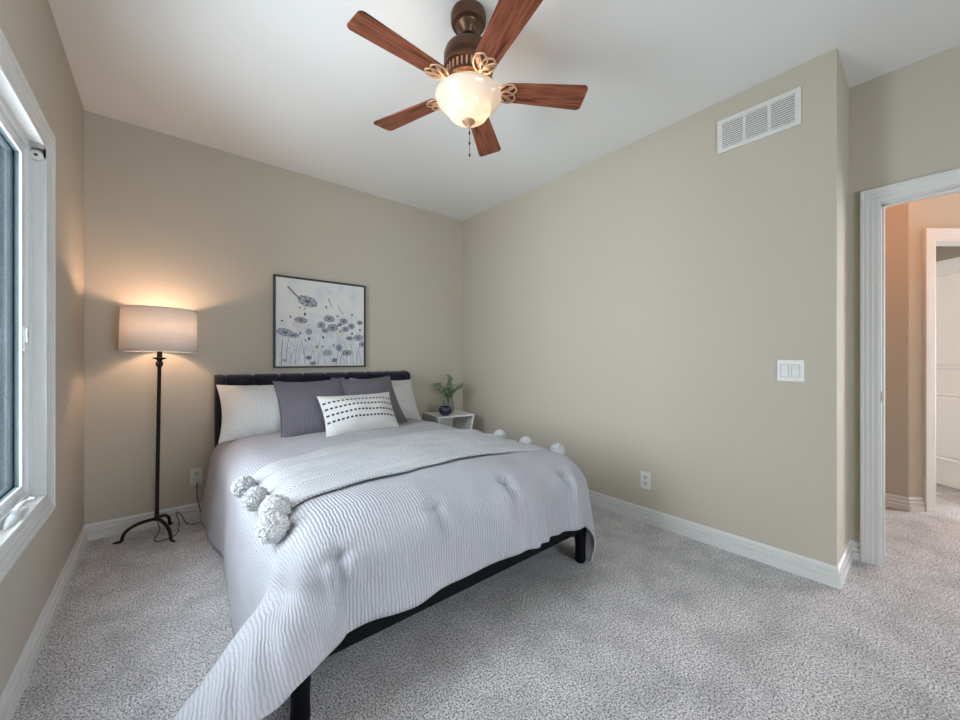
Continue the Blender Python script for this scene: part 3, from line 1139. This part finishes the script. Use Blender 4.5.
bulb_mat.b.inputs['Base Color'].default_value = (1, 0.9, 0.75, 1)
bulb_mat.b.inputs['Emission Color'].default_value = (1.0, 0.78, 0.52, 1)
bulb_mat.b.inputs['Emission Strength'].default_value = 14.0
M['bulb'] = bulb_mat.m
mb = MB()
mb.lathe([(0.0, 1.237), (0.013, 1.238), (0.014, 1.262), (0.026, 1.285), (0.030, 1.305), (0.024, 1.325), (0.010, 1.336), (0, 1.338)], 24)
mb.build('bulb', M['bulb'], lamp, smooth=180)
for pz in (1.375,):
    light('floor_lamp_light', 'POINT', (LX + 0.017, LY, pz), 7.4, (1.0, 0.66, 0.46), 0.03)
# cord and plug
cord = [(-0.045, 3.215, 0.10), (-0.03, 3.20, 0.03), (-0.055, 3.12, 0.006), (-0.02, 3.08, 0.006), (0.05, 3.13, 0.006), (0.07, 3.25, 0.03), (0.055, 3.335, 0.085), (0.085, 3.36, 0.05), (0.11, 3.30, 0.008),
        (0.16, 3.25, 0.006), (0.20, 3.30, 0.01), (0.19, 3.36, 0.06), (0.172, 3.378, 0.15), (0.170, 3.370, 0.235), (0.170, 3.375, 0.262)]
def smooth_path(p, n=6):
    p = [Vector(q) for q in p]
    out = []
    for i in range(len(p) - 1):
        a, b, c, d = p[max(i - 1, 0)], p[i], p[i + 1], p[min(i + 2, len(p) - 1)]
        for k in range(n):
            t = k / n
            out.append(0.5 * ((2 * b) + (c - a) * t + (2 * a - 5 * b + 4 * c - d) * t * t + (3 * b - a - 3 * c + d) * t ** 3))
    out.append(p[-1])
    return out
cp = [q - Vector((LX, LY, 0)) for q in smooth_path(cord)]
MB().tube(cp, 0.0036, 6).build('cord', M['cord'], lamp, smooth=180)
mb = MB().box(-0.012, 0.012, -0.030, -0.0075, -0.013, 0.013)
mb.build('plug', M['plate'], lamp, smooth=0, bevel=0.004, loc=(0.170 - LX, YB - LY, 0.272))

# ------------------------------------------------------------------ outlets and switch
def outlet(label, loc, rot):
    """Local: face towards -y, x across, z up; origin at the plate's centre on the wall."""
    t = thing('wall_outlet', label, 'outlet', loc, rot, 'wall outlets')
    MB().box(-0.036, 0.036, -0.006, -0.0004, -0.060, 0.060).build('outlet_plate', M['plate'], t, smooth=0, bevel=0.003)
    for zc in (-0.021, 0.021):
        mb = MB()
        pts = [(0.0165 * math.cos(a) * 1.0, max(-0.0135, min(0.0135, 0.0175 * math.sin(a)))) for a in [2 * PI * k / 32 for k in range(32)]]
        mb.poly_prism(pts, 0.0, 0.0075, Matrix.Translation((0, 0, zc)) @ Matrix.Rotation(PI / 2, 4, 'X'))
        rc = mb.build('receptacle', M['socket'], t, smooth=0)
        mb = MB()
        mb.box(-0.0072, -0.0052, -0.0079, -0.006, zc - 0.001, zc + 0.007)
        mb.box(0.0052, 0.0072, -0.0079, -0.006, zc - 0.001, zc + 0.006)
        mb.lathe([(0.0, 0), (0.0028, 0), (0.0028, 0.0079), (0, 0.0079)], 12, Matrix.Translation((0, 0, zc - 0.0075)) @ Matrix.Rotation(PI / 2, 4, 'X'))
        mb.build('slots', M['slot'], rc, smooth=0)
    mb = MB().lathe([(0, 0), (0.0035, 0), (0.003, 0.0075), (0, 0.0078)], 12, Matrix.Rotation(PI / 2, 4, 'X'))
    mb.build('screw', M['plate'], t)
outlet('white outlet with the lamp plugged in, on the headboard wall', (0.170, YB, 0.293), (0, 0, 0))
outlet('white outlet low on the long bare right wall', (XR, 1.283, 0.292), (0, 0, -PI / 2))

sw = thing('light_switch', 'white double rocker switch plate on the right wall', 'light switch', (XR, 0.488, 1.077), (0, 0, -PI / 2))
MB().box(-0.058, 0.058, -0.006, -0.0004, -0.058, 0.058).build('switch_plate', M['plate'], sw, smooth=0, bevel=0.003)
for xc in (-0.023, 0.023):
    MB().box(xc - 0.0178, xc + 0.0178, -0.0068, -0.005, -0.0345, 0.0345).build('rocker_recess', simple('switch_gap', (0.25, 0.245, 0.23, 1), 0.6), sw, smooth=0)
    mb = MB()
    mb.poly_prism([(-0.033, 0.006), (0.033, 0.006), (0.033, 0.0105), (0.0, 0.0075), (-0.033, 0.0085)], xc - 0.0160, xc + 0.0160,
                  Matrix(((0, 0, 1, 0), (0, -1, 0, 0), (1, 0, 0, 0), (0, 0, 0, 1))))
    mb.build('rocker', M['plate'], sw, smooth=0)
    for zc in (-0.048, 0.048):
        MB().lathe([(0, 0), (0.0034, 0), (0.003, 0.0066), (0, 0.007)], 12, Matrix.Translation((xc, 0, zc)) @ Matrix.Rotation(PI / 2, 4, 'X')).build('screw', M['steel'], sw)

# ------------------------------------------------------------------ air vent
vent = thing('air_vent', 'white three panel return air vent high on the right wall', 'air vent', (XR, 0.638, 2.479), (0, 0, -PI / 2))
VW, VH = 0.196, 0.098
mb = MB()
mb.box(-VW, VW, -0.0115, -0.0004, VH - 0.024, VH)
mb.box(-VW, VW, -0.0115, -0.0004, -VH, -VH + 0.024)
xs = [-VW, -VW + 0.026]
gw = (2 * VW - 0.052 - 2 * 0.014) / 3
cells = []
xk = -VW + 0.026
for k in range(3):
    cells.append((xk, xk + gw))
    xk += gw + 0.014
mb.box(-VW, -VW + 0.026, -0.0115, -0.0004, -VH + 0.024, VH - 0.024)
mb.box(VW - 0.026, VW, -0.0115, -0.0004, -VH + 0.024, VH - 0.024)
for k in range(2):
    mb.box(cells[k][1], cells[k + 1][0], -0.0115, -0.0004, -VH + 0.024, VH - 0.024)
mb.build('vent_frame', M['plate'], vent, smooth=0)
MB().box(-VW + 0.02, VW - 0.02, -0.0018, -0.0003, -VH + 0.02, VH - 0.02).build('duct_shadow_panel', simple('duct_shade_grey', (0.07, 0.068, 0.06, 1), 0.8), vent, smooth=0)  # dark sheet stands in for the shade behind the slats
for xa, xb in cells:
    mb = MB()
    zb = -VH + 0.026
    while zb < VH - 0.028:
        mb.box(xa - 0.001, xb + 0.001, -0.0007, 0.0007, -0.0046, 0.0046, Matrix.Translation((0, -0.0080, zb + 0.006)) @ Matrix.Rotation(R_(-12), 4, 'X'))
        zb += 0.0122
    mb.build('grille', M['plate'], vent, smooth=0)
for xc in (-VW + 0.012, VW - 0.012):
    MB().lathe([(0, 0), (0.0045, 0), (0.004, 0.0125), (0, 0.0132)], 12, Matrix.Translation((xc, 0, -0.0)) @ Matrix.Rotation(PI / 2, 4, 'X')).build('screw', M['steel'], vent)

# ------------------------------------------------------------------ framed canvas
PX0, PX1, PZ0, PZ1 = 0.664, 1.428, 1.066, 1.819
pc = thing('framed_painting', 'square canvas of grey and blue wildflowers in a thin dark frame', 'painting', (PX0, YB, PZ0))
PWd, PHt = PX1 - PX0, PZ1 - PZ0
mb = MB()
ring(mb, 0, PWd, 0, PHt, 0.011, -0.032, -0.0005, lambda a, b, d: (a, d, b))
mb.build('picture_frame', M['frame_dark'], pc, smooth=0)
mb = MB()
mb.box(0.016, PWd - 0.016, -0.026, -0.004, 0.016, PHt - 0.016)
inks = ['canvas', 'ink_grey', 'ink_blue', 'ink_lilac', 'ink_dark', 'ink_sand', 'ink_sage']
rp = random.Random(5)
lay = [0]
def blot(cx, cz, rx, rz, ink, lobes=0, rot=0.0, seed=0.0):
    mb.mi = inks.index(ink)
    lay[0] += 1
    y = -0.0262 - 0.000012 * lay[0]
    n = 40
    vs = []
    for k in range(n):
        a = 2 * PI * k / n
        m = 1 + (0.16 * abs(math.sin(a * lobes / 2)) - 0.08 if lobes else 0) + 0.12 * noise.noise(Vector((math.cos(a) * 2 + seed, math.sin(a) * 2, seed)))
        x, z = rx * m * math.cos(a), rz * m * math.sin(a)
        x, z = x * math.cos(rot) - z * math.sin(rot), x * math.sin(rot) + z * math.cos(rot)
        x = min(max(cx + x, 0.018), PWd - 0.018)
        z = min(max(cz + z, 0.018), PHt - 0.018)
        vs.append(mb.bm.verts.new((x, y, z)))
    f = mb.bm.faces.new(vs)
    f.material_index = mb.mi
def stroke(pts, w, ink):
    mb.mi = inks.index(ink)
    lay[0] += 1
    y = -0.0262 - 0.000012 * lay[0]
    vs = []
    for i, (x, z) in enumerate(pts):
        a = pts[max(i - 1, 0)]; b = pts[min(i + 1, len(pts) - 1)]
        dx, dz = b[0] - a[0], b[1] - a[1]
        L = math.hypot(dx, dz) or 1
        vs.append((mb.bm.verts.new((x - dz / L * w, y, max(0.018, z + dx / L * w))), mb.bm.verts.new((x + dz / L * w, y, max(0.018, z - dx / L * w)))))
    for a, b in zip(vs, vs[1:]):
        f = mb.bm.faces.new([a[0], a[1], b[1], b[0]])
        f.material_index = mb.mi
def P_(px, py):
    """Position on the canvas from its place in the picture (0..1 across, 0..1 down)."""
    return 0.011 + px * (PWd - 0.022), 0.011 + (1 - py) * (PHt - 0.022)
def flower(px, py, r, ink, squash=0.6, rot=0.0, ring_=False):
    cx, cz = P_(px, py)
    r *= PWd
    sd = px * 31 + py * 17
    blot(cx, cz, r, r * squash, ink, 9, rot, sd)
    for k in range(7):
        a = 2 * PI * k / 7 + rot
        blot(cx + 0.6 * r * math.cos(a), cz + 0.6 * r * squash * math.sin(a), r * 0.26, r * squash * 0.26, 'ink_lilac' if ink != 'ink_lilac' else 'ink_blue', 0, a, sd + k)
    for k in range(9):
        a = 2 * PI * k / 9 + 0.3
        stroke([(cx + 0.2 * r * math.cos(a), cz + 0.2 * r * squash * math.sin(a)), (cx + 0.9 * r * math.cos(a + 0.15), cz + 0.9 * r * squash * math.sin(a + 0.15))], 0.0012, 'ink_dark')
    blot(cx, cz, r * 0.2, r * 0.2 * squash, 'ink_dark' if not ring_ else 'ink_sage', 0, 0, sd)
for px, py, h_ in [(0.06, 0.7, .3), (0.11, 0.66, .3), (0.2, .72, .26), (.24, .75, .2), (.3, .7, .25), (.36, .78, .2), (.45, .7, .28), (.52, .8, .18), (.58, .75, .22), (.66, .7, .28), (.75, .8, .2), (.78, .7, .28), (.86, .72, .26), (.9, .74, .24), (.95, .78, .2), (.15, .8, .18), (.7, .82, .16), (.41, .82, .16), (.83, .8, .18)]:
    bend = rp.uniform(-0.05, 0.05)
    stroke([P_(px + bend * (1 - t) ** 2, min(0.985, py + h_ * t)) for t in [k / 6 for k in range(7)]], 0.0022, rp.choice(['ink_grey', 'ink_blue', 'ink_dark', 'ink_grey']))
for k in range(26):
    x_, y_ = rp.uniform(0.05, 0.95), rp.uniform(0.66, 0.93)
    stroke([P_(x_, y_), P_(x_ + rp.uniform(-.05, .05), y_ + 0.05)], 0.0018, rp.choice(['ink_lilac', 'ink_blue', 'ink_sage']))
for px, py, r in [(.22, .52, .05), (.70, .60, .045), (.42, .80, .04)]:
    cx, cz = P_(px, py)
    blot(cx, cz, r * PWd, r * PWd * 0.8, 'ink_sand', 5, 0, px * 9)
stroke([P_(.12, .10), P_(.17, .15), P_(.22, .20), P_(.27, .24)], 0.006, 'ink_grey')
stroke([P_(.13, .11), P_(.19, .18), P_(.25, .23)], 0.003, 'ink_dark')
stroke([P_(.56, .19), P_(.58, .24), P_(.60, .29)], 0.004, 'ink_grey')
stroke([P_(.67, .27), P_(.70, .32), P_(.73, .37)], 0.003, 'ink_grey')
stroke([P_(.33, .27), P_(.29, .36)], 0.002, 'ink_dark')
flower(.33, .25, .105, 'ink_grey', .55, -.25)
flower(.26, .47, .065, 'ink_grey', .5, -.1)
flower(.10, .62, .085, 'ink_blue', .5, -.2)
flower(.18, .645, .06, 'ink_lilac', .5, -.1)
flower(.57, .435, .06, 'ink_grey', .65)
flower(.48, .515, .045, 'ink_blue', .85)
flower(.61, .54, .06, 'ink_grey', .7, .1)
flower(.74, .455, .045, 'ink_grey', .8)
flower(.76, .55, .04, 'ink_grey', .8)
flower(.835, .51, .04, 'ink_grey', .85)
flower(.94, .46, .035, 'ink_lilac', .8)
flower(.345, .60, .035, 'ink_blue', .95, 0, True)
flower(.685, .78, .04, 'ink_lilac', 1.1)
flower(.78, .84, .05, 'ink_grey', .7)
flower(.55, .84, .055, 'ink_sage', .7, 0, True)
flower(.92, .65, .055, 'ink_blue', .7)
flower(.81, .66, .045, 'ink_lilac', .6)
flower(.97, .73, .04, 'ink_blue', .9)
flower(.34, .90, .03, 'ink_dark', .7)
flower(.63, .93, .03, 'ink_dark', .8)
flower(.39, .965, .035, 'ink_grey', .6)
flower(.52, .58, .04, 'ink_lilac', .7)
flower(.69, .50, .03, 'ink_lilac', .7)
for px, py in [(.065, .49), (.15, .44), (.245, .33), (.30, .40), (.535, .30), (.665, .40), (.70, .58), (.84, .37), (.43, .77), (.50, .66), (.62, .75), (.94, .55), (.25, .62), (.305, .70), (.345, .68), (.49, .77), (.84, .60), (.09, .93)]:
    cx, cz = P_(px, py)
    blot(cx, cz, 0.0085, rp.uniform(0.006, 0.016), rp.choice(['ink_dark', 'ink_grey', 'ink_dark']), 0, rp.uniform(-.5, .5), px * 7)
mb.build('canvas', [M[k] for k in inks], pc, smooth=0, recalc=False)

# ------------------------------------------------------------------ nightstand with vase and bowl
NS = (2.222, 3.165)
NROT = R_(-9)
ns = thing('nightstand', 'white open nightstand with slanted sides in the corner beyond the bed', 'nightstand', (NS[0], NS[1], 0), (0, 0, NROT))
NW, ND, NZT = 0.202, 0.178, 0.585
mb = MB().box(-NW, NW, -ND, ND, NZT - 0.018, NZT)
mb.build('tabletop', M['white_lacquer'], ns, smooth=0, bevel=0.002)
for sg in (-1, 1):
    mb = MB()
    pts = [(sg * (NW - 0.018), NZT - 0.018), (sg * NW, NZT - 0.018), (sg * (NW - 0.09), 0.16), (sg * (NW - 0.108), 0.16)]
    mb.poly_prism(pts, -ND, ND, Matrix.Rotation(PI / 2, 4, 'X'))
    mb.build('side_panel', M['white_lacquer'], ns, smooth=0)
MB().box(-NW + 0.075, NW - 0.075, -ND, ND, 0.142, 0.16).build('shelf', M['white_lacquer'], ns, smooth=0)
MB().box(-NW + 0.07, NW - 0.07, ND - 0.012, ND - 0.002, 0.16, NZT - 0.018).build('back_panel', M['white_lacquer'], ns, smooth=0)
for sx in (-1, 1):
    for sy in (-1, 1):
        MB().box(sx * 0.12 - 0.015, sx * 0.12 + 0.015, sy * 0.15 - 0.015, sy * 0.15 + 0.015, 0.0, 0.142).build('leg', M['white_lacquer'], ns, smooth=0)

VX, VY = 2.225, 3.18
mb = MB()
vz = NZT + 0.0008
mb.lathe([(0, 0), (0.034, 0), (0.038, 0.006), (0.038, 0.075), (0.030, 0.095), (0.029, 0.105), (0.035, 0.118), (0.033, 0.118), (0.027, 0.105), (0.028, 0.095), (0.0345, 0.074), (0.0345, 0.009), (0, 0.006)], 32)
for v in mb.bm.verts:
    v.co *= 1.5
vase = mb.build('glass_vase', M['vase_glass'], None, smooth=60, loc=(VX, VY, vz))
tag(vase, 'clear glass jar vase holding leafy sprigs on the nightstand', 'vase')
sprig = thing('leafy_sprigs', 'bunch of sage green and cream leafy sprigs in the glass vase', 'plant', (VX, VY, vz))
rl = random.Random(11)
tips = [(-0.115, -0.02, 0.215), (-0.075, -0.05, 0.19), (0.01, 0.0, 0.285), (0.035, 0.02, 0.265), (0.09, -0.04, 0.215), (0.135, 0.0, 0.205), (-0.03, -0.05, 0.21), (0.04, -0.06, 0.20), (-0.06, 0.04, 0.22), (0.07, 0.05, 0.21)]
def leaf_quad(mb, p, d, L, w):
    d = d.normalized()
    s = d.orthogonal().normalized()
    s = Matrix.Rotation(rl.uniform(0, 2 * PI), 3, d) @ s
    up = d.cross(s)
    c = [p, p + d * L * 0.35 + s * w + up * 0.1 * w, p + d * L * 0.75 + s * w * 0.7, p + d * L + up * -0.2 * w, p + d * L * 0.75 - s * w * 0.7, p + d * L * 0.35 - s * w + up * 0.1 * w]
    m = mb.bm.verts.new(p + d * L * 0.5 - up * 0.25 * w)
    vs = [mb.bm.verts.new(q) for q in c]
    for k in range(6):
        f = mb.bm.faces.new([m, vs[k], vs[(k + 1) % 6]])
        f.material_index = mb.mi
for k, tp in enumerate(tips):
    tp = Vector((tp[0] * 1.55, tp[1] * 1.5, tp[2] * 1.38 - 0.01))
    b0 = Vector((-tp.x * 0.15, -tp.y * 0.15, 0.010))
    neck = Vector((tp.x * 0.14, tp.y * 0.14, 0.165))
    path = [b0, b0.lerp(neck, 0.5), neck, neck.lerp(tp, 0.5) + Vector((0, 0, 0.015)), tp]
    path = smooth_path(path, 5)
    st = MB().tube(path, 0.0014, 5).build('stem', M['stem'], sprig, smooth=180)
    lm = MB()
    up_pts = [q for q in path if q.z > 0.165]
    for q in up_pts:
        for _ in range(4):
            dv_ = Vector((rl.uniform(-1, 1), rl.uniform(-1, 1), rl.uniform(-0.3, 0.9)))
            leaf_quad(lm, q, dv_, rl.uniform(0.022, 0.042), rl.uniform(0.006, 0.012))
    lm.build('leaves', M['pale_leaf'] if k in (5, 9) else M['leaf'], st, smooth=180, recalc=False)
mb = MB()
mb.lathe([(0, 0), (0.022, 0), (0.036, 0.012), (0.045, 0.030), (0.043, 0.048), (0.034, 0.062), (0.030, 0.062), (0.039, 0.047), (0.040, 0.030), (0.030, 0.014), (0, 0.008)], 32)
for v in mb.bm.verts:
    v.co *= 1.42
bw = mb.build('round_bowl', M['navy'], None, smooth=60, loc=(2.105, 3.055, NZT + 0.0008))
tag(bw, 'small round navy patterned bowl in front of the glass vase', 'bowl')

# ------------------------------------------------------------------ ceiling fan
FX, FY, BZ = 1.052, 1.343, 2.356
fan = thing('ceiling_fan', 'bronze ceiling fan with five walnut blades and a glowing bowl light', 'ceiling fan', (FX, FY, H))
def fz(z):
    return z - H
mb = MB().lathe([(0, 0), (0.076, 0), (0.080, -0.010), (0.080, -0.040), (0.076, -0.046), (0.074, -0.052), (0.058, -0.058), (0.055, -0.064), (0.042, -0.070), (0.038, -0.078), (0.030, -0.084), (0.026, -0.094), (0.018, -0.097), (0.0, -0.098)], 48)
mb.build('canopy', M['bronze'], fan, smooth=40, loc=(0, 0, -0.0006))
MB().lathe([(0, -0.090), (0.016, -0.090), (0.016, -0.160), (0, -0.160)], 24).build('downrod', M['bronze'], fan, smooth=40)
mb = MB().lathe([(0, fz(2.548)), (0.030, fz(2.548)), (0.050, fz(2.545)), (0.088, fz(2.538)), (0.104, fz(2.526)), (0.111, fz(2.508)), (0.111, fz(2.468)), (0.106, fz(2.462)), (0.106, fz(2.456)), (0.112, fz(2.452)),
                 (0.112, fz(2.442)), (0.098, fz(2.434)), (0.094, fz(2.400)), (0.098, fz(2.394)), (0.110, fz(2.388)), (0.110, fz(2.378)), (0.085, fz(2.366)), (0.07, fz(2.352)), (0, fz(2.352))], 56)
motor = mb.build('motor_housing', M['bronze'], fan, smooth=40)
mb = MB()
for k in range(30):
    mb.box(0.093, 0.104, -0.0045, 0.0045, fz(2.398), fz(2.434), Matrix.Rotation(2 * PI * k / 30, 4, 'Z'))
mb.build('vent_ribs', M['gilded'], motor, smooth=0, bevel=0.002)
mb = MB().lathe([(0, fz(2.353)), (0.060, fz(2.353)), (0.062, fz(2.340)), (0.080, fz(2.334)), (0.082, fz(2.326)), (0.02, fz(2.322)), (0, fz(2.322))], 48)
mb.build('light_fitter', M['gilded'], fan, smooth=40)
# blades
BL0, BL1 = 0.165, 0.541
def blade_outline():
    pts = []
    w0, w1 = 0.049, 0.066
    r = 0.022
    for k in range(7):
        a = -PI / 2 + k / 6 * PI / 2
        pts.append((BL1 - r + r * math.cos(a), -w1 + r + r * math.sin(a)))
    for k in range(7):
        a = k / 6 * PI / 2
        pts.append((BL1 - r + r * math.cos(a), w1 - r + r * math.sin(a)))
    for k in range(5):
        a = PI / 2 + k / 4 * PI / 2
        pts.append((BL0 + 0.014 + 0.014 * math.cos(a), w0 - 0.014 + 0.014 * math.sin(a)))
    for k in range(5):
        a = PI + k / 4 * PI / 2
        pts.append((BL0 + 0.014 + 0.014 * math.cos(a), -w0 + 0.014 + 0.014 * math.sin(a)))
    return pts
def blade_mb():
    return MB().poly_prism(blade_outline(), -0.003, 0.003)
def iron_mb():
    mb = MB()
    z = -0.006
    mb.mi = 1
    mb.poly_prism([(0.140, -0.012), (0.165, -0.036), (0.196, -0.043), (0.212, -0.024), (0.203, 0.0), (0.212, 0.024), (0.196, 0.043), (0.165, 0.036), (0.140, 0.012)], -0.0058, -0.0034)
    mb.mi = 0
    # arm from the motor, then a leaf-shaped pair of loops under the blade
    mb.tube(smooth_path([(0.075, 0, 0.026), (0.100, 0, 0.010), (0.120, 0, -0.004), (0.150, 0, z)], 5), 0.0085, 8)
    for sg in (-1, 1):
        mb.tube(smooth_path([(0.118, 0, -0.004), (0.138, sg * 0.030, z), (0.170, sg * 0.046, z), (0.200, sg * 0.044, z), (0.196, sg * 0.030, z), (0.172, sg * 0.014, z), (0.145, sg * 0.004, z)], 6), 0.0042, 8)
        mb.tube(smooth_path([(0.150, sg * 0.002, z), (0.172, sg * 0.024, z), (0.196, sg * 0.038, z)], 5), 0.003, 6)
    mb.tube(smooth_path([(0.140, 0, z), (0.170, 0.010, z), (0.205, 0, z), (0.170, -0.010, z), (0.142, 0, z)], 6), 0.0038, 8)
    mb.tube(smooth_path([(0.200, -0.044, z), (0.216, -0.022, z), (0.205, 0, z), (0.216, 0.022, z), (0.200, 0.044, z)], 5), 0.0042, 8)
    for x, y in ((0.185, -0.034), (0.185, 0.034), (0.205, 0)):
        mb.lathe([(0, -0.004), (0.006, -0.003), (0.006, 0.004), (0, 0.004)], 12, Matrix.Translation((x, y, z)))
    return mb
PITCH = R_(-11)
first = None
A0 = R_(181.9)
for k in range(5):
    a = A0 - k * 2 * PI / 5
    rot = Matrix.Rotation(a, 4, 'Z') @ Matrix.Rotation(PITCH, 4, 'X')
    if first is None:
        b = blade_mb().build('blade', M['blade'], fan, smooth=0, bevel=0.0015)
        i_ = iron_mb().build('blade_iron', [M['gilded'], M['maroon']], fan, smooth=60)
        first = (b, i_)
    else:
        b, i_ = first[0].copy(), first[1].copy()
        for q in (b, i_):
            COL.objects.link(q)
            q.parent = fan
    for q in (b, i_):
        q.location = (0, 0, fz(BZ))
        q.rotation_euler = rot.to_euler()
# bowl
mb = MB().lathe([(0.143, fz(2.330)), (0.146, fz(2.324)), (0.141, fz(2.310)), (0.124, fz(2.291)), (0.110, fz(2.279)), (0.100, fz(2.270)), (0.094, fz(2.258)), (0.082, fz(2.240)), (0.066, fz(2.228)), (0.046, fz(2.220)), (0.028, fz(2.217)), (0.0, fz(2.216))], 64, cap=False)
bowl = mb.build('glass_bowl', M['bowl'], fan, smooth=60)
s_ = bowl.modifiers.new('thickness', 'SOLIDIFY'); s_.thickness = 0.003; s_.offset = 1
mb = MB().lathe([(0, fz(2.226)), (0.026, fz(2.2165)), (0.030, fz(2.212)), (0.024, fz(2.205)), (0.010, fz(2.199)), (0.008, fz(2.190)), (0.004, fz(2.184)), (0, fz(2.182))], 32)
mb.build('finial', M['gilded'], fan, smooth=40)
MB().tube([(0, 0, fz(2.325)), (0, 0, fz(2.22))], 0.004, 8).build('centre_rod', M['bronze'], fan)
mb = MB()
zc = 2.186
while zc > 2.072:
    mb.lathe([(0, -0.0016), (0.0014, -0.0008), (0.0016, 0), (0.0014, 0.0008), (0, 0.0016)], 6, Matrix.Translation((0.006, 0, fz(zc))))
    zc -= 0.0034
mb.tube([(0.006, 0, fz(2.19)), (0.006, 0, fz(2.07))], 0.0007, 5)
chain = mb.build('pull_chain', M['bronze'], fan, smooth=180)
for zf in (2.165, 2.118, 2.064):
    MB().lathe([(0, -0.008), (0.0038, -0.006), (0.0042, 0.0), (0.0028, 0.006), (0, 0.008)], 12, Matrix.Translation((0.006, 0, fz(zf)))).build('chain_bead', M['iron'], chain, smooth=60)
for k in range(2):
    a = R_(-YAW * 180 / PI) + k * PI
    bx, by = 0.058 * math.cos(-YAW + k * PI), 0.058 * math.sin(-YAW + k * PI)
    mb = MB().lathe([(0, 0.0), (0.012, 0.0), (0.013, -0.012), (0.022, -0.030), (0.024, -0.042), (0.017, -0.056), (0, -0.062)], 20, Matrix.Translation((bx, by, fz(2.322))))
    mb.build('bulb', M['bulb'], fan, smooth=180)
    light('fan_bulb_light', 'POINT', (FX + bx * 1.0, FY + by * 1.0, 2.250), 2.4, (1.0, 0.70, 0.47), 0.02)
